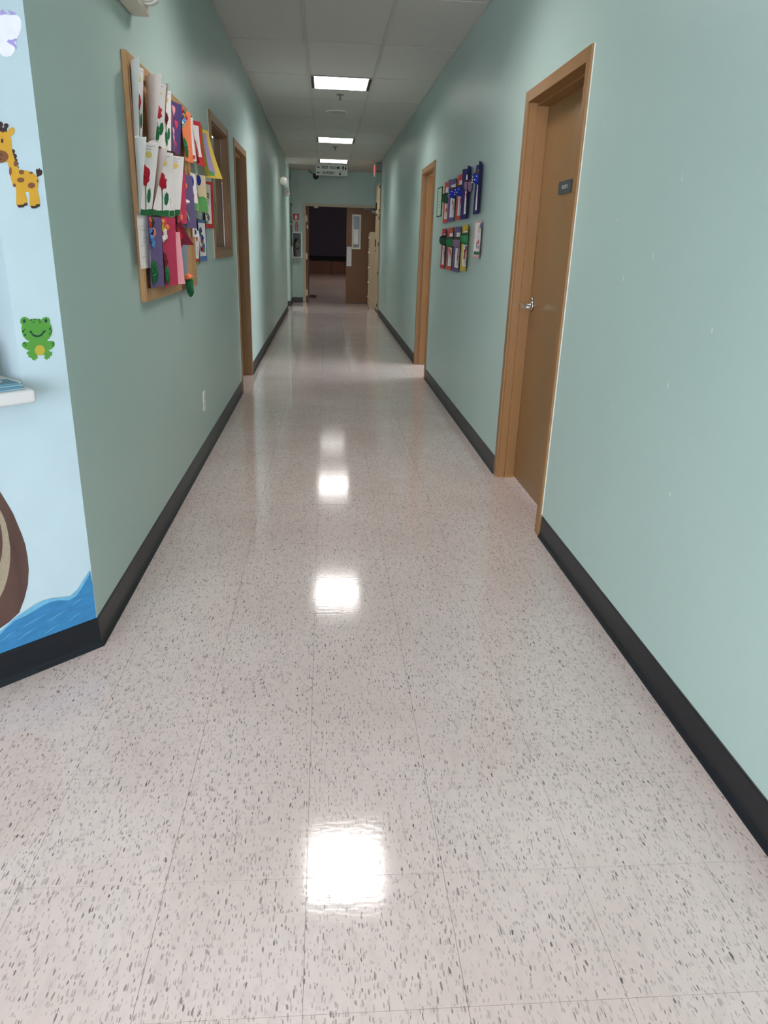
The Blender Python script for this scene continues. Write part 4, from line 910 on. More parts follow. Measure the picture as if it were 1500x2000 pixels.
s = flower_sheet('white flower drawing in the top row with a wide grey curl', 3.467, 1.928, 0.244, 0.242, (0.087, 0.049), (0.058, 0.030), 'red', leaf=2, grass=False, u0=0.66, lift=0.000, shear=-0.018)
s = flower_sheet('narrow white drawing of a dark red flower beside purple heart paper', 3.714, 1.940, 0.196, 0.246, (0.060, 0.021), (0.035, 0.020), 'deep', leaf=2, grass=False, u0=0.6, lift=0.000, shear=-0.011)
s = Sheet('purple paper with pink hearts in the top row', 1, 4.005, 1.934, 0.225, 0.228, 'purple', (0.011, 0.004), (0.026, 0.005), 0.000, 0.03, -0.008, group=GL)
def heart(s, u, v, r, col='pink', name='heart'):
    bm = newbm(); pts = []
    for i in range(20):
        t = 2 * PI * i / 20
        x = 16 * math.sin(t) ** 3; y = 13 * math.cos(t) - 5 * math.cos(2 * t) - 2 * math.cos(3 * t) - math.cos(4 * t)
        pts.append((u + r * x / 16, v - r * 0.42 * y / 16))
    vs = [bm.verts.new(s.P(a, b, 0.0016)) for a, b in pts]
    bm.faces.new(vs); bmesh.ops.triangulate(bm, faces=bm.faces)
    obj(name, bm, cm(col), s.root)
for (u, v, r, c) in ((0.15, 0.17, 0.28, 'pink'), (-0.35, 0.33, 0.24, 'rose'), (0.45, 0.42, 0.24, 'rose'), (-0.1, 0.58, 0.24, 'pink'), (-0.1, 0.72, 0.2, 'pink'), (0.2, 0.82, 0.2, 'rose')): heart(s, u, v, r, c)
s.line('string', 'rose', [(-0.1, 0.6), (0.05, 0.8), (0.3, 0.98)], 0.03); s.line('string', 'pink', [(-0.35, 0.4), (-0.2, 0.7), (-0.1, 0.98)], 0.03)
s = Sheet('white sheet tucked behind the orange tissue paper collage', 1, 4.405, 1.93, 0.17, 0.215, 'white', (0.01, 0.01), (0.02, 0.03), base=0.026, group=GL)
s.line('pencil_line', 'deep', [(0.3, 0.3), (0.5, 0.6), (0.4, 0.9)], 0.02); s.blob('smudge', 'brick', 0.6, 0.9, 0.3, 0.06, 0.3)
s = Sheet('orange paper with bright tissue bouquet and a green tissue patch', 1, 4.235, 1.935, 0.230, 0.243, 'orange', (0.019, 0.011), (0.024, 0.016), 0.012, 0.034, -0.009, group=GL)
for (u, v, c) in ((-0.35, 0.06, 'red'), (0.1, 0.05, 'teal'), (-0.1, 0.13, 'mustard'), (0.35, 0.14, 'rose'), (-0.45, 0.17, 'violet'), (0.1, 0.2, 'sky'), (-0.2, 0.25, 'sky'), (-0.5, 0.33, 'mint')):
    s.blob('tissue_tuft', c, u, v, 0.26, 0.065, 0.35, 0.003, 12, 0.014)
s.blob('tissue_leaf', 'green', 0.0, 0.74, 0.45, 0.19, 0.15, 0.003, 22, 0.010)
s = Sheet('red paper framing a white rainbow picture beside the orange collage', 1, 4.590, 1.938, 0.223, 0.229, 'red', (0.022, 0.031), (0.035, 0.028), 0.022, 0.02, -0.003, group=GL)
s.inset('white', -0.55, 0.85, 0.10, 0.80)
s.rainbow(-0.2, 0.78, 0.75, 0.5)
s = Sheet('yellow framed lilac picture with a blue bloom flaring over the window', 1, 4.941, 1.941, 0.241, 0.270, 'yellow', (0.036, 0.044), (0.036, 0.088), 0.028, 0.006, -0.003, group=GL)
s.inset('lilac', -0.6, 0.82, 0.07, 0.90)
s.blob('bloom', 'royal', -0.05, 0.25, 0.3, 0.09, 0.12); s.blob('bloom', 'crimson', -0.1, 0.48, 0.22, 0.1, 0.3)
s.line('stem', 'green', [(0.0, 0.3), (0.2, 0.6), (0.4, 0.88)], 0.02); s.strip('grass', 'grass', -0.55, 0.75, 0.86, 0.95, 0.02)
# second row
flower_sheet('white flower drawing with grass at the left end of the middle row', 3.197, 1.669, 0.223, 0.271, (0.066, 0.024), (0.068, 0.016), 'crimson', u0=0.55, lift=0.000, shear=-0.005)
flower_sheet('second white flower drawing of the middle row, top corner folded open', 3.471, 1.661, 0.234, 0.255, (0.088, 0.008), (0.070, 0.034), 'crimson', u0=0.62, lift=0.000, shear=-0.008)
flower_sheet('third white flower drawing of the middle row with two red blooms', 3.628, 1.679, 0.218, 0.270, (0.000, 0.000), (0.046, 0.037), 'crimson', tall=True, leaf=2, u0=0.5, lift=0.000, shear=-0.004, base=0.024)
flower_sheet('rightmost white flower drawing of the middle row, flared at top', 3.777, 1.679, 0.217, 0.259, (0.000, 0.000), (0.071, 0.034), 'red', u0=0.3, lift=0.000, shear=-0.005, base=0.0235)
s = Sheet('narrow magenta paper with a yellow spot curling down the middle', 1, 4.080, 1.636, 0.169, 0.249, 'magenta', (0.031, 0.003), (0.016, 0.020), 0.001, 0.03, -0.070, group=GL)
s.blob('spot', 'mustard', -0.1, 0.25, 0.35, 0.07, 0.25); s.blob('spot', 'orange', 0.3, 0.88, 0.25, 0.07, 0.3)
s = Sheet('violet paper with orange flower, pink bunny shape and white-green leaves', 1, 4.231, 1.632, 0.237, 0.263, 'violet', (0.000, 0.004), (0.023, 0.035), 0.000, 0.024, -0.004, group=GL)
s.blob('bloom', 'orange', 0.1, 0.22, 0.28, 0.08, 0.2, 0.003, 14, 0.01); s.line('stem', 'sky', [(0.0, 0.3), (-0.1, 0.5)], 0.05)
s.blob('leaf', 'grass', -0.4, 0.32, 0.2, 0.14, 0.05)
s.blob('bunny_body', 'pink', -0.3, 0.50, 0.25, 0.06, 0.15); s.blob('cotton_tail', 'white', 0.05, 0.51, 0.2, 0.05, 0.02, 0.004, 16, 0.02)
s.blob('tissue_leaf', 'leaf', -0.2, 0.78, 0.55, 0.19, 0.2, 0.003, 22, 0.008)
for q in range(5): s.line('glue_streak', 'mint', [(-0.5 + 0.15 * q, 0.66 + 0.03 * q), (-0.3 + 0.15 * q, 0.76 + 0.03 * q)], 0.016, 0.012)
s = Sheet('slim white drawing of blue petals left of the yellow flower sheet', 1, 4.44, 1.655, 0.13, 0.19, 'white', (0.005, 0.005), (0.01, 0.02), base=0.03, group=GL)
s.blob('petal', 'royal', 0.1, 0.22, 0.5, 0.14, 0.08); s.blob('petal', 'brick', 0.0, 0.62, 0.4, 0.16, 0.15); s.strip('grass', 'grass', -0.9, 0.95, 0.8, 0.99, 0.04)
s = Sheet('yellow sheet with big blue petals over green crayon grass', 1, 4.629, 1.664, 0.247, 0.200, 'tan', (0.023, 0.012), (0.038, 0.042), 0.008, 0.02, -0.003, group=GL)
s.strip('grass', 'grass', -0.95, 0.97, 0.62, 0.99, 0.06)
for (u, v, c) in ((-0.55, 0.13, 'royal'), (0.45, 0.14, 'royal'), (-0.05, 0.38, 'royal'), (0.05, 0.62, 'crimson')): s.blob('petal', c, u, v, 0.24, 0.15, 0.06)
s = Sheet('red framed rainbow picture hung flat on the wall below the window', 1, 5.053, 1.659, 0.268, 0.278, 'red', (0.017, 0.010), (0.034, 0.019), 0.007, 0.006, 0.002, group=GL)
s.inset('white', -0.78, 0.80, 0.06, 0.90)
s.rainbow(0.35, 0.62, 0.95, 0.36, ('grass', 'brick', 'lilac', 'royal', 'brick'), PI, 1.6 * PI); s.blob('bush', 'green', -0.1, 0.68, 0.2, 0.06, 0.3); s.blob('doll', 'plum', 0.3, 0.76, 0.25, 0.08, 0.3); s.strip('grass', 'grass', -0.75, 0.2, 0.84, 0.895, 0.02)
s = Sheet('small square yellow note below the violet bunny paper', 1, 4.36, 1.475, 0.085, 0.07, 'mustard', (0.0, 0.0), (0.0, 0.01), base=0.034, name='sticky_note', group=GL, cat='note')
s = Sheet('small green and white scrap below the yellow petal sheet', 1, 4.47, 1.40, 0.12, 0.075, 'white', (0, 0), (0, 0.01), base=0.024, group=GL)
s.strip('green_band', 'grass', -0.98, 0.98, 0.02, 0.35); s.blob('dot', 'royal', 0.4, 0.65, 0.3, 0.2, 0.1)
# third row
s = Sheet('white speckled sheet at the left end of the bottom row', 1, 3.205, 1.405, 0.17, 0.21, 'white', (0.004, 0.003), (0.008, 0.006), 0.0, 0.026, group=GL)
rr = random.Random(3)
for q in range(12): s.line('pencil_tick', 'ink', [(rr.uniform(-0.8, 0.8), 0.08 + 0.07 * q), (rr.uniform(-0.8, 0.8), 0.10 + 0.07 * q)], 0.004)
s = Sheet('violet paper with blue tissue drips over a green tissue oval', 1, 3.349, 1.398, 0.217, 0.286, 'violet', (0.021, 0.008), (0.025, 0.019), 0.000, 0.028, -0.001, group=GL)
for (u, v, c) in ((-0.4, 0.06, 'orange'), (-0.55, 0.11, 'brick'), (0.2, 0.08, 'brown'), (-0.45, 0.18, 'sky'), (0.0, 0.2, 'royal'), (0.25, 0.22, 'orange'), (-0.05, 0.3, 'sky'), (0.1, 0.36, 'sky')):
    s.blob('tissue_tuft', c, u, v, 0.22, 0.07, 0.3, 0.003, 12, 0.012)
s.blob('tissue_leaf', 'leaf', 0.0, 0.78, 0.55, 0.18, 0.1, 0.003, 24, 0.010)
s = Sheet('magenta paper with yellow tissue, red sparkle and a green tissue patch', 1, 3.600, 1.403, 0.250, 0.299, 'magenta', (0.023, 0.015), (0.035, 0.023), 0.007, 0.028, -0.002, group=GL)
for (u, v, c) in ((-0.45, 0.07, 'orange'), (-0.2, 0.08, 'mustard'), (0.2, 0.07, 'rose'), (-0.3, 0.15, 'mustard'), (0.4, 0.14, 'orange'), (0.1, 0.2, 'white'), (0.15, 0.28, 'white'), (-0.3, 0.31, 'white')):
    s.blob('tissue_tuft', c, u, v, 0.2, 0.055, 0.3, 0.003, 12, 0.012)
s.blob('tissue_leaf', 'deep', -0.2, 0.62, 0.42, 0.12, 0.15, 0.003, 20, 0.008); s.blob('tissue_leaf', 'green', -0.1, 0.82, 0.46, 0.15, 0.12, 0.003, 22, 0.010)
s = Sheet('dark red paper scrap showing between magenta and pink sheets', 1, 3.93, 1.395, 0.17, 0.11, 'deep', (0.01, 0.02), (0.01, 0.05), 0.02, 0.026, group=GL)
s.blob('petal', 'crimson', 0.2, 0.5, 0.4, 0.25, 0.2)
s = Sheet('pink paper with pencilled flowers flaring out at the bottom', 1, 3.766, 1.344, 0.167, 0.241, 'pink', (0.004, 0.000), (0.027, 0.038), 0.000, 0.03, -0.005, group=GL)
s.line('pencil_line', 'brick', [(0.1, 0.2), (0.35, 0.3), (0.1, 0.4), (0.2, 0.55)], 0.02); s.blob('glue_patch', 'white', -0.1, 0.7, 0.2, 0.06, 0.3); s.blob('glue_patch', 'sky', 0.0, 0.88, 0.2, 0.07, 0.3)
s = Sheet('grey blue paper with a red bow at the lower right of the board', 1, 4.023, 1.335, 0.173, 0.204, 'greyblue', (0.014, 0.009), (0.021, 0.009), 0.000, 0.026, -0.002, group=GL)
s.blob('bow', 'crimson', -0.2, 0.2, 0.5, 0.13, 0.35, 0.003, 14, 0.006); s.line('ribbon', 'mint', [(-0.3, 0.3), (-0.4, 0.5)], 0.02); s.line('ribbon', 'mint', [(-0.1, 0.3), (0.1, 0.52)], 0.02)
# dangling tissue flower
tf = thing('tissue_flower', (0.05, 4.06, 1.03), 'orange and green tissue flower dangling below the cork board', 'paper flower')
def crumple(name, c, r, col, seed, par):
    rnd = random.Random(seed); bm = newbm()
    bmesh.ops.create_icosphere(bm, subdivisions=2, radius=1)
    for v in bm.verts:
        k = rnd.uniform(0.7, 1.15); v.co = Vector((v.co.x * r[0] * k + c[0], v.co.y * r[1] * k + c[1], v.co.z * r[2] * k + c[2]))
    return obj(name, bm, cm(col), par)
crumple('tissue_bloom', (0.05, 4.04, 1.128), (0.022, 0.04, 0.016), 'orange', 1, tf)
crumple('tissue_leaf', (0.05, 4.07, 1.078), (0.022, 0.04, 0.05), 'leaf', 2, tf)
s = Sheet('white drawing of a red carrot figure on the wall beside the board', 1, 4.561, 1.360, 0.212, 0.190, 'white', (0.003, 0.006), (0.014, 0.003), 0.000, 0.005, -0.000, group=GL)
s.blob('carrot', 'crimson', -0.1, 0.38, 0.3, 0.16, 0.1); s.blob('carrot_tip', 'crimson', -0.05, 0.58, 0.16, 0.12, 0.1); s.line('leaf_line', 'leaf', [(-0.15, 0.05), (-0.1, 0.2)], 0.04); s.blob('carrot', 'brick', 0.6, 0.2, 0.16, 0.12, 0.1)
s.line('stroke', 'royal', [(0.65, 0.45), (0.66, 0.72)], 0.02); s.strip('soil', 'brick', -0.6, 0.95, 0.80, 0.92, 0.03); s.strip('grass', 'grass', -0.95, 0.95, 0.92, 0.99)
s = Sheet('blue bordered busy picture in many colours, nearest the window corner', 1, 4.815, 1.426, 0.262, 0.239, 'blue', (0.006, 0.006), (0.014, 0.009), 0.002, 0.005, -0.000, group=GL)
s.inset('white', -0.85, 0.85, 0.08, 0.88)
rr = random.Random(11)
for q in range(16):
    s.blob('paint_dab', rr.choice(['royal', 'plum', 'crimson', 'grass', 'royal', 'lilac', 'leaf']), rr.uniform(-0.6, 0.65), rr.uniform(0.15, 0.82), 0.22, 0.07, 0.3, 0.0016 + 0.0002 * q)

# ---- right wall: ten sheets, cups glued on most
GR = 'bordered flower pictures with glued cups between the two right doors'
def right_sheet(label, yc, zt, h, border, cup=None, inner=True, near=0.01, far=0.02, cupz=None, w=0.27, skew=0.0, seed=0, cup2=None, ins=(-0.66, 0.66, 0.13, 0.90), base=0.006):
    s = Sheet(label, -1, yc, zt, w, h, border, (near, near * 0.8), (far, far * 0.8), 0.004, base, skew, name='flower_picture', group=GR, cat='picture')
    if inner: s.inset('white', *ins)
    r = random.Random(seed)
    for q in range(4):
        u = r.uniform(-0.4, 0.4)
        s.blob('petal', r.choice(['crimson', 'rose', 'brick', 'violet']), u, r.uniform(0.5, 0.72), 0.13, 0.06, 0.25, 0.002)
        s.line('stem', 'leaf', [(u, 0.66), (u + r.uniform(-0.15, 0.15), 0.86)], 0.012, 0.0022)
    for q in range(3): s.line('pencil_line', 'ink', [(r.uniform(-0.5, 0.5), r.uniform(0.2, 0.5)), (r.uniform(-0.5, 0.5), r.uniform(0.5, 0.8))], 0.007, 0.0022)
    if cup:
        yc2, zc, c1, c2 = cup
        # bowl-shaped half cup: rounded shell with a dark open mouth on top
        bm = newbm(); n, m = 18, 8; c = Vector((W - 0.012, yc2, zc)); rings = []
        for j in range(m + 1):
            f = j / m; z = 0.022 - f * 0.066; r_ = 0.040 * math.sqrt(max(0.0, 1 - max(0, (f - 0.45) / 0.55) ** 2)) if f > 0.45 else 0.040
            rings.append([bm.verts.new(c + Vector((-0.052 * r_ / 0.04 * math.sin(PI * i / n), r_ * math.cos(PI * i / n) * 1.05, z))) for i in range(n + 1)])
        for j in range(m):
            for i in range(n):
                bm.faces.new((rings[j][i], rings[j][i + 1], rings[j + 1][i + 1], rings[j + 1][i]))
        bmesh.ops.recalc_face_normals(bm, faces=bm.faces)
        cu = obj('cup', bm, cm(c1), s.root, True)
        bm = newbm(); rings = []
        for j in range(5):
            f = j / 4; z = 0.022 + 0.022 * math.sin(f * PI / 2); k = math.cos(f * PI / 2)
            rings.append([bm.verts.new(c + Vector((-0.050 * k * math.sin(PI * i / n) , 0.041 * k * math.cos(PI * i / n), z))) for i in range(n + 1)])
        for j in range(4):
            for i in range(n):
                bm.faces.new((rings[j][i], rings[j][i + 1], rings[j + 1][i + 1], rings[j + 1][i]))
        bmesh.ops.remove_doubles(bm, verts=bm.verts, dist=1e-5); bmesh.ops.recalc_face_normals(bm, faces=bm.faces)
        obj('cup_lid', bm, cm(c2), s.root, True)
        if c1 == 'royal':
            for (a, z) in ((0.9, 0.008), (1.3, -0.012), (1.75, 0.004), (2.2, -0.014), (1.55, -0.028), (2.5, 0.008), (0.6, -0.014)):
                cc = c + Vector((-0.0535 * math.sin(a), 0.043 * math.cos(a), z)); b2 = newbm()
                bmesh.ops.create_icosphere(b2, subdivisions=1, radius=0.0042); b2.transform(Matrix.Translation(cc)); obj('white_dot', b2, cm('white'), cu)
    return s
TR, BR = 1.85, 1.468
s = right_sheet('purple picture nearest the camera with a blue spotted cup and folded edge', 5.33, TR, 0.315, 'navy', (5.31, 1.758, 'royal', 'brown'), near=0.045, far=0.008, seed=1, w=0.29, ins=(-0.35, 0.6, 0.1, 0.92))
s = right_sheet('purple picture with a plain brown cup, second from the near end', 5.74, 1.86, 0.345, 'navy', (5.64, 1.732, 'plum', 'brown'), near=0.045, far=0.03, seed=2, w=0.30, ins=(-0.15, 0.6, 0.12, 0.90))
s = right_sheet('coral picture with a small blue spotted cup between two purple ones', 6.06, 1.845, 0.33, 'coral', (6.0, 1.722, 'royal', 'brown'), near=0.02, far=0.012, seed=3, w=0.25)
s = right_sheet('dull violet picture with a blue spotted cup in the upper row', 6.40, 1.838, 0.325, 'violet', (6.33, 1.725, 'royal', 'brown'), near=0.012, far=0.03, seed=4)
s = right_sheet('coral picture with a dark green cup in the upper row, beside the notice', 6.74, 1.84, 0.33, 'coral', (6.70, 1.705, 'dkgreen', 'dkgreen'), near=0.01, far=0.012, seed=5, w=0.25)
s = right_sheet('pale pink picture of red flowers without any cup, in the lower row', 5.25, 1.487, 0.235, 'pink', None, near=0.012, far=0.006, seed=6, w=0.26, ins=(-0.92, 0.92, 0.04, 0.94))
s.strip('grass', 'green', -0.8, 0.8, 0.84, 0.92, 0.03); s.blob('sun', 'royal', -0.45, 0.13, 0.2, 0.08, 0.1); s.line('tower', 'brick', [(0.0, 0.1), (0.05, 0.32)], 0.07)
s = right_sheet('yellow picture with a green cup in the lower row', 5.70, 1.473, 0.325, 'mustard', (5.66, 1.375, 'green', 'dkgreen'), near=0.02, far=0.012, seed=7)
s.blob('bloom', 'brick', 0.25, 0.68, 0.22, 0.08, 0.25)
s = right_sheet('violet picture with a plum cup in the lower row', 6.04, 1.468, 0.34, 'violet', (6.0, 1.348, 'plum', 'brown'), near=0.012, far=0.012, seed=8)
s = right_sheet('coral picture with a bright green cup in the lower row', 6.39, 1.466, 0.335, 'coral', (6.33, 1.352, 'green', 'dkgreen'), near=0.012, far=0.012, seed=9, w=0.25)
s = right_sheet('coral red picture with a near-black green cup, last of the lower row', 6.74, 1.464, 0.333, 'red', (6.70, 1.366, 'dkgreen', 'black'), near=0.02, far=0.012, seed=10, w=0.25)
s = Sheet('pale green notice in a thin frame beside the far right door', -1, 7.21, 1.82, 0.25, 0.24, 'mint', base=0.006, name='notice', cat='notice')
for q in range(6): s.line('text_line', 'ink', [(0.7, 0.18 + 0.1 * q), (-0.6 + 0.1 * (q % 3), 0.18 + 0.1 * q)], 0.012)
obj('frame', ring(7.08, 7.34, 1.575, 1.825, 0.008, -0.006, 0.0).__class__ and (lambda b: (b.transform(Matrix(((0, 1, 0, W), (1, 0, 0, 0), (0, 0, 1, 0), (0, 0, 0, 1)))), b)[1])(ring(7.08, 7.34, 1.575, 1.825, 0.008, -0.009, 0.0)), cm('dkgreen'), s.root)

# ================================================================== SMALL FIXTURES
# room plate on the near door
pl = thing('room_plate', (W + 0.098, 3.735, 1.578), 'dark grey plate reading ROOM 3 on the ochre door', 'sign')
bm = bx(W + 0.094, W + 0.0988, 3.632, 3.838, 1.575, 1.632)
bmesh.ops.bevel(bm, geom=[e for e in bm.edges if abs(e.verts[0].co.x - e.verts[1].co.x) > 0.003], offset=0.006, segments=3, affect='EDGES')
obj('plate', bm, mat('plate_grey', rgb(58, 64, 66), 0.45, 0.4), pl)
text_mesh('lettering', 'ROOM 3', 0.025, mat('plate_letter', rgb(176, 178, 168), 0.5, 0.4), frame_mat((W + 0.0936, 3.735, 1.604), (0, -1, 0), (0, 0, 1)), pl, sx=0.92)

# hanging restroom sign
sg = thing('hanging_sign', (0.865, 15.1, 2.52), 'white hanging sign pointing left to REST ROOMS and NURSERY', 'sign')
YS = 15.1; sx0, sx1, sz0, sz1 = 0.568, 1.175, 2.505, 2.702
bm = bx(sx0, sx1, YS, YS + 0.008, sz0, sz1, 0.001); obj('panel', bm, mat('sign_white', rgb(222, 228, 220), 0.5, 0.4), sg)
obj('edge_trim', ring(sx0, sx1, sz0, sz1, 0.004, YS - 0.002, YS), M_steel, sg)
for x in (0.68, 1.07):
    obj('hook', tube([(x, YS + 0.004, sz1 - 0.004), (x, YS + 0.004, H)], 0.003, 6), M_steel, sg)
M_ink = mat('sign_black', rgb(18, 18, 18), 0.6, 0.3)
def on_sign(x, z): return frame_mat((x, YS - 0.0008, z), (1, 0, 0), (0, 0, 1))
text_mesh('lettering', 'REST  ROOMS', 0.070, M_ink, on_sign(0.862, 2.645), sg, sx=0.80, bold=0.001)
text_mesh('lettering', 'NURSERY', 0.070, M_ink, on_sign(0.812, 2.553), sg, sx=0.80, bold=0.001)
def sgn(a, b, d): return Vector((a, d, b))
for z in (2.645, 2.553):
    obj('arrow', prism([(0.59, z), (0.617, z + 0.020), (0.612, z + 0.006), (0.655, z + 0.006), (0.655, z - 0.006), (0.612, z - 0.006), (0.617, z - 0.020)], sgn, YS - 0.001, YS), M_ink, sg)
def fig(x, z, dress):
    k = 0.034
    obj('figure_head', prism([(x + 0.009 * math.cos(t * PI / 6), z + 0.032 + 0.009 * math.sin(t * PI / 6)) for t in range(12)], sgn, YS - 0.001, YS), M_ink, sg)
    if dress: p = [(x - 0.007, z + 0.020), (x + 0.007, z + 0.020), (x + 0.021, z - 0.014), (x + 0.008, z - 0.014), (x + 0.008, z - 0.040), (x - 0.008, z - 0.040), (x - 0.008, z - 0.014), (x - 0.021, z - 0.014)]
    else: p = [(x - 0.014, z + 0.020), (x + 0.014, z + 0.020), (x + 0.015, z - 0.010), (x + 0.008, z - 0.010), (x + 0.008, z - 0.040), (x - 0.008, z - 0.040), (x - 0.008, z - 0.010), (x - 0.015, z - 0.010)]
    obj('figure_body', prism(p, sgn, YS - 0.001, YS), M_ink, sg)
fig(1.085, 2.648, False); fig(1.135, 2.648, True)
obj('figure_head', prism([(1.03 + 0.008 * math.cos(t * PI / 6), 2.578 + 0.008 * math.sin(t * PI / 6)) for t in range(12)], sgn, YS - 0.001, YS), M_ink, sg)
obj('figure_body', prism([(1.025, 2.567), (1.035, 2.567), (1.05, 2.525), (1.01, 2.525)], sgn, YS - 0.001, YS), M_ink, sg)

# exit sign on a canopy, right of the corridor end
ex = thing('exit_sign', (1.70, 15.55, 2.57), 'exit sign with red glow seen edge-on above the tall beige cabinet', 'sign')
obj('canopy', bx(1.73, 1.90, 15.40, 15.70, 2.66, 2.785, 0.004), mat('exit_grey', rgb(150, 150, 146), 0.5, 0.4), ex)
obj('stem', bx(1.90, 2.449, 15.50, 15.60, 2.69, 2.75), M_steel, ex)
obj('panel', bx(1.701, 1.73, 15.38, 15.72, 2.565, 2.775, 0.002), M_offwh, ex)
M_exr = mat('exit_red', rgb(220, 40, 40), 0.5, 0.3, emit=(1.0, 0.05, 0.06, 1), estr=1.2)
text_mesh('lettering', 'EXIT', 0.17, M_exr, frame_mat((1.700, 15.55, 2.67), (0, -1, 0), (0, 0, 1)), ex, sx=0.55, bold=0.002)

# emergency lights
M_lens = mat('lamp_lens', rgb(238, 234, 224), 0.12, 0.6)
def emergency(y, z, label, big=1.0):
    t = thing('emergency_light', (0.03, y, z), label, 'emergency light', 'white emergency lights high on the left wall')
    obj('housing', bx(0.0, 0.075, y - 0.16, y + 0.16, z, z + 0.105, 0.012), M_offwh, t)
    for s_ in (-1, 1):
        c = (0.085, y + s_ * 0.1, z + 0.075)
        h = obj('lamp_head', lathe([(0.018, 0.045), (0.045, 0.02), (0.052, -0.02), (0.054, -0.038), (0.050, -0.040)], 20, 'Y', c), M_white, t, True)
        obj('lens', lathe([(0.049, -0.0405), (0.040, -0.048), (0.0, -0.052)], 20, 'Y', c), M_lens, h, True)
    return t
emergency(3.27, 2.13, 'nearest emergency light, cut off by the top of the picture')
def round_emergency(y, z, label):
    t = thing('emergency_light', (0.03, y, z), label, 'emergency light', 'white emergency lights high on the left wall')
    obj('back_plate', bx(0.0, 0.012, y - 0.05, y + 0.09, z - 0.10, z + 0.10, 0.004), M_offwh, t)
    obj('neck', tube([(0.01, y + 0.02, z), (0.06, y + 0.02, z)], 0.022, 12), M_offwh, t)
    c = (0.085, y - 0.02, z)
    h = obj('lamp_head', lathe([(0.022, 0.06), (0.05, 0.03), (0.062, -0.02), (0.064, -0.035), (0.058, -0.04)], 24, 'Y', c), M_white, t, True)
    obj('lens', lathe([(0.058, -0.0405), (0.042, -0.048), (0.0, -0.052)], 24, 'Y', c), M_lens, h, True)
round_emergency(12.79, 2.215, 'round white lamp on the left wall far down the corridor')
t = thing('emergency_light', (0.03, 15.2, 2.14), 'small two-bulb emergency light at the far corner of the left wall', 'emergency light', 'white emergency lights high on the left wall')
obj('housing', bx(0.0, 0.07, 15.14, 15.27, 2.13, 2.28, 0.006), M_offwh, t)
for z in (2.245, 2.16):
    obj('bulb', lathe([(0.022, 0.0), (0.020, -0.02), (0.0, -0.03)], 14, 'Y', (0.045, 15.14, z)), M_lens, t, True)

# sprinklers and round grille
def sprinkler(x, y, label):
    t = thing('sprinkler', (x, y, H), label, 'sprinkler', 'chrome sprinkler heads in the ceiling')
    obj('escutcheon', lathe([(0.042, 0.0), (0.040, -0.005), (0.02, -0.012), (0.012, -0.014)], 24, 'Z', (x, y, ZP)), M_steel, t, True)
    obj('stem', lathe([(0.009, 0), (0.009, -0.035), (0.006, -0.05)], 12, 'Z', (x, y, ZP)), M_steel, t, True)
    obj('deflector', lathe([(0.020, 0), (0.020, -0.002)], 16, 'Z', (x, y, ZP - 0.05)), M_steel, t)
sprinkler(0.915, 8.80, 'sprinkler head right behind the nearest ceiling light'); sprinkler(0.915, 13.31, 'sprinkler head behind the middle ceiling light')
t = thing('round_grille', (0.895, 9.87, ZP), 'round white speaker grille flush in the corridor ceiling', 'grille')
obj('grille_rim', lathe([(0.13, 0.0), (0.135, -0.006), (0.12, -0.012), (0.11, -0.010)], 32, 'Z', (0.895, 9.87, ZP)), M_white, t, True)
obj('grille_face', lathe([(0.11, -0.0101), (0.07, -0.0125), (0.0, -0.014)], 32, 'Z', (0.895, 9.87, ZP)), M_tee, t, True)

# wall outlets
def outlet(x, y, z, side, label):
    t = thing('outlet', (x, y, z), label, 'outlet', 'white wall outlets near the floor')
    xs = (x, x + 0.006) if side > 0 else (x - 0.006, x)
    obj('cover_plate', bx(*xs, y - 0.037, y + 0.037, z - 0.06, z + 0.06, 0.002), M_white, t)
    for dz in (-0.022, 0.022):
        xo = (x + 0.0061, x + 0.0075) if side > 0 else (x - 0.0075, x - 0.0061)
        obj('socket', bx(*xo, y - 0.016, y + 0.016, z + dz - 0.013, z + dz + 0.013, 0.0005), M_offwh, t)
outlet(0, 4.61, 0.355, 1, 'white outlet low on the left wall below the cork board'); outlet(W, 13.9, 0.36, -1, 'small white outlet low on the far right wall')

# black speaker on an arm at the far wall
t = thing('wall_speaker', (0.54, 17.35, 2.63), 'small round black speaker on an arm high before the end wall', 'speaker')
obj('body', lathe([(0.03, 0.05), (0.055, 0.03), (0.062, -0.02), (0.05, -0.035), (0.0, -0.03)], 20, 'Y', (0.54, 17.40, 2.665)), M_black, t, True)
obj('cone', lathe([(0.036, -0.036), (0.02, -0.030), (0.0, -0.034)], 16, 'Y', (0.54, 17.40, 2.665)), M_steel, t, True)
obj('arm', tube([(0.54, 17.45, 2.68), (0.42, 17.50, 2.76), (0.38, 17.52, H)], 0.008, 8), M_black, t)

# notices on the stub wall
t = thing('framed_notice', (0.01, 17.2, 1.69), 'upper black framed notice at the end of the left wall', 'notice', 'black framed notices by the fire cabinet')
obj('frame', bx(0.0, 0.018, 17.0, 17.4, 1.70, 2.09, 0.003), M_black, t); obj('sheet', bx(0.0182, 0.019, 17.04, 17.36, 1.74, 2.05), M_paper, t)
t = thing('framed_notice', (0.01, 17.2, 1.22), 'lower dark framed notice at the end of the left wall', 'notice', 'black framed notices by the fire cabinet')
obj('frame', bx(0.0, 0.018, 16.95, 17.45, 1.22, 1.66, 0.003), mat('dark_brown', rgb(50, 40, 36), 0.5, 0.3), t); obj('sheet', bx(0.0182, 0.019, 17.0, 17.4, 1.27, 1.61), mat('grey_sheet', rgb(120, 120, 118), 0.7, 0.2), t)

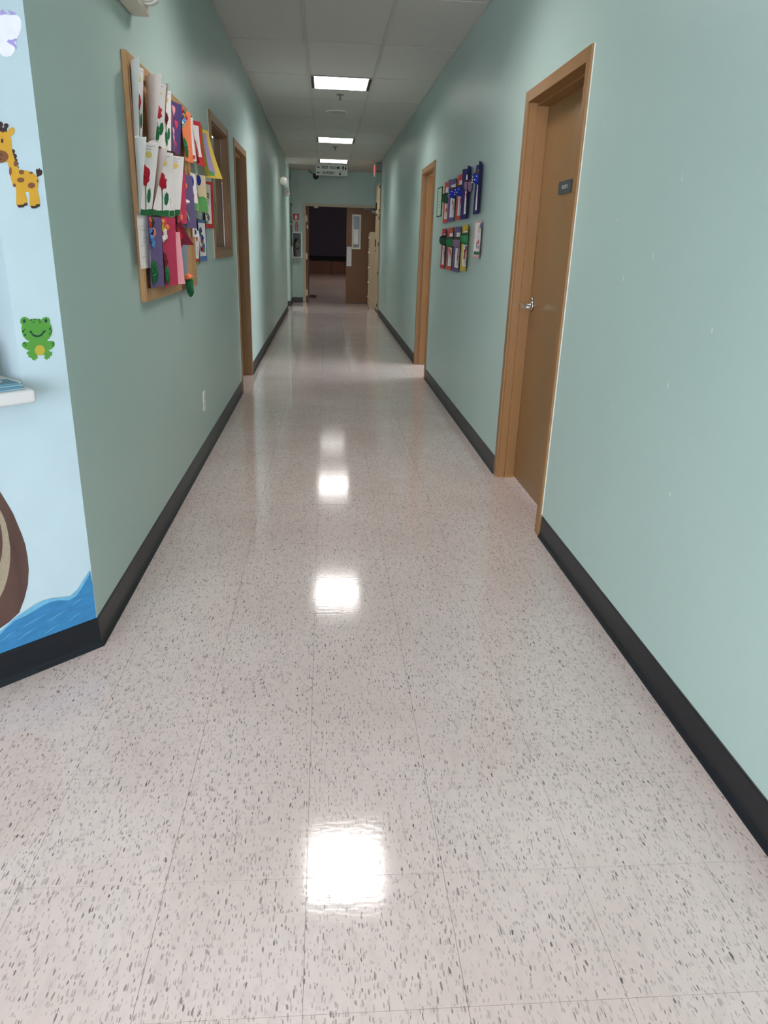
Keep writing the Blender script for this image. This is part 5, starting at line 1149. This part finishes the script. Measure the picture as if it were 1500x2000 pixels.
# fire extinguisher cabinet
fc = thing('fire_cabinet', (0.115, YE, 0.98), 'white framed glass cabinet holding a fire extinguisher beside the double door', 'cabinet')
obj('cabinet_frame', ring(0.006, 0.226, 0.978, 1.516, 0.022, YE - 0.16, YE), M_white, fc)
obj('cabinet_back', bx(0.028, 0.204, YE - 0.006, YE - 0.001, 1.0, 1.494), mat('cab_grey', rgb(170, 176, 178), 0.5, 0.3), fc)
obj('glass_pane', bx(0.026, 0.206, YE - 0.156, YE - 0.153, 0.999, 1.495), M_glass, fc)
fe = thing('fire_extinguisher', (0.10, YE - 0.08, 1.0), 'red fire extinguisher with black top inside the glass cabinet', 'fire extinguisher')
ec = (0.10, YE - 0.08, 1.0005)
obj('cylinder', lathe([(0.055, 0.0), (0.058, 0.01), (0.058, 0.24), (0.050, 0.28), (0.022, 0.305), (0.018, 0.32)], 24, 'Z', ec), mat('ext_red', rgb(176, 28, 36), 0.3, 0.5), fe, True)
obj('name_band', lathe([(0.0585, 0.14), (0.0588, 0.16), (0.0588, 0.27 - 0.03), (0.0585, 0.245)], 24, 'Z', ec), mat('ext_label', rgb(60, 62, 60), 0.5, 0.4), fe, True)
obj('label_band', lathe([(0.0592, 0.15), (0.0592, 0.165)], 24, 'Z', ec), M_paper, fe, True)
obj('valve', lathe([(0.02, 0.32), (0.02, 0.35), (0.012, 0.355), (0.012, 0.37)], 14, 'Z', ec), M_black, fe, True)
obj('handle', bx(0.055, 0.15, YE - 0.092, YE - 0.068, 1.372, 1.384, 0.003), M_red, fe)
obj('hose', tube([(0.10, YE - 0.08, 1.345), (0.05, YE - 0.09, 1.35), (0.036, YE - 0.10, 1.28), (0.038, YE - 0.10, 1.12)], 0.008, 8), M_black, fe)
o = obj('inspection_tag', bx(0.115, 0.165, YE - 0.150, YE - 0.148, 1.20, 1.345), M_yel, fe)
# signs above it
s1 = thing('fire_sign', (0.096, YE, 1.77), 'square red sign with white extinguisher symbol above the fire cabinet', 'sign')
obj('panel', bx(0.03, 0.162, YE - 0.004, YE, 1.772, 1.904), M_red, s1)
fy = YE - 0.0045
def ew(a, b, d): return Vector((a, d, b))
obj('symbol', prism([(0.070, 1.79), (0.122, 1.79), (0.124, 1.85), (0.116, 1.872), (0.104, 1.885), (0.092, 1.888), (0.080, 1.872), (0.070, 1.855)], ew, fy - 0.001, fy), M_white, s1)
s2 = thing('extinguisher_sign', (0.105, YE, 1.54), 'narrow red extinguisher shaped sign reading FIRE downward', 'sign')
obj('panel', prism([(0.078, 1.54), (0.136, 1.54), (0.136, 1.70), (0.122, 1.712), (0.124, 1.722), (0.142, 1.728), (0.140, 1.736), (0.108, 1.733), (0.080, 1.750), (0.076, 1.742), (0.098, 1.726), (0.090, 1.712), (0.078, 1.70)], ew, YE - 0.004, YE), M_red, s2)
for i, ch in enumerate('FIRE'):
    text_mesh('lettering', ch, 0.044, M_white, frame_mat((0.107, YE - 0.0046, 1.680 - i * 0.038), (1, 0, 0), (0, 0, 1)), s2, bold=0.0008)

# tall beige cabinet in the recess
tc = thing('tall_cabinet', (2.1, 15.75, 0), 'tall beige two-tier storage cabinet in the recess at the right', 'cabinet')
fx = 1.80
obj('body', bx(fx + 0.02, 2.44, 15.16, 16.33, 0.05, 2.435, 0.003), M_beige2, tc)
obj('toe_kick', bx(fx + 0.03, 2.43, 15.17, 16.32, 0.0, 0.05), M_black, tc)
for (z0, z1, hz) in ((1.885, 2.425, (2.36, 1.93)), (0.06, 1.865, (1.80, 1.32, 0.78, 0.16))):
    dr = obj('cabinet_door', bx(fx, fx + 0.0195, 15.172, 16.32, z0, z1, 0.002), M_beige2, tc)
    for z in hz: obj('hinge', bx(fx - 0.012, fx + 0.0, 15.164, 15.20, z - 0.03, z + 0.03), M_black, dr)
    zc = 2.06 if z0 > 1 else 1.36
    obj('handle', bx(fx - 0.022, fx, 15.98, 16.0, zc - 0.09, zc + 0.05, 0.003), M_black, dr)
    obj('lock', bx(fx - 0.01, fx, 15.98, 16.01, zc - 0.20, zc - 0.15), M_black, dr)
fcab = thing('file_cabinet', (2.0, 16.6, 0), 'beige five-drawer file cabinet standing behind the tall cabinet', 'cabinet')
obj('body', bx(1.71, 2.40, 16.36, 16.82, 0.0, 1.56, 0.003), M_beige2, fcab)
for i in range(5):
    z = 0.05 + i * 0.30
    dr = obj('drawer', bx(1.692, 1.7095, 16.375, 16.805, z, z + 0.288, 0.003), M_beige2, fcab)
    obj('pull', bx(1.668, 1.692, 16.54, 16.64, z + 0.19, z + 0.205, 0.003), M_chrome, dr)
    obj('thumb_latch', bx(1.664, 1.692, 16.38, 16.40, z + 0.185, z + 0.21, 0.003), M_white, dr)

# dark mat in the hall
o = obj('floor_mat', bx(-0.55, 0.52, 19.15, 20.0, 0.0003, 0.012, 0.003), mat('mat_black', rgb(34, 34, 32), 0.95, 0.1), None)
tag(o, 'dark floor mat just inside the hall beyond the double door', 'mat')

# classroom contents seen through the window: a low wood cabinet against the side wall
t = thing('bookcase', (-0.9, 8.6, 0), 'brown wooden bookcase standing in the room behind the window', 'bookcase')
obj('carcass', bx(-1.6, -0.95, 9.6, 11.85, 0.0, 1.45, 0.004), M_wood, t); obj('top_board', bx(-1.62, -0.93, 9.58, 11.87, 1.45, 1.48, 0.003), M_wood, t)
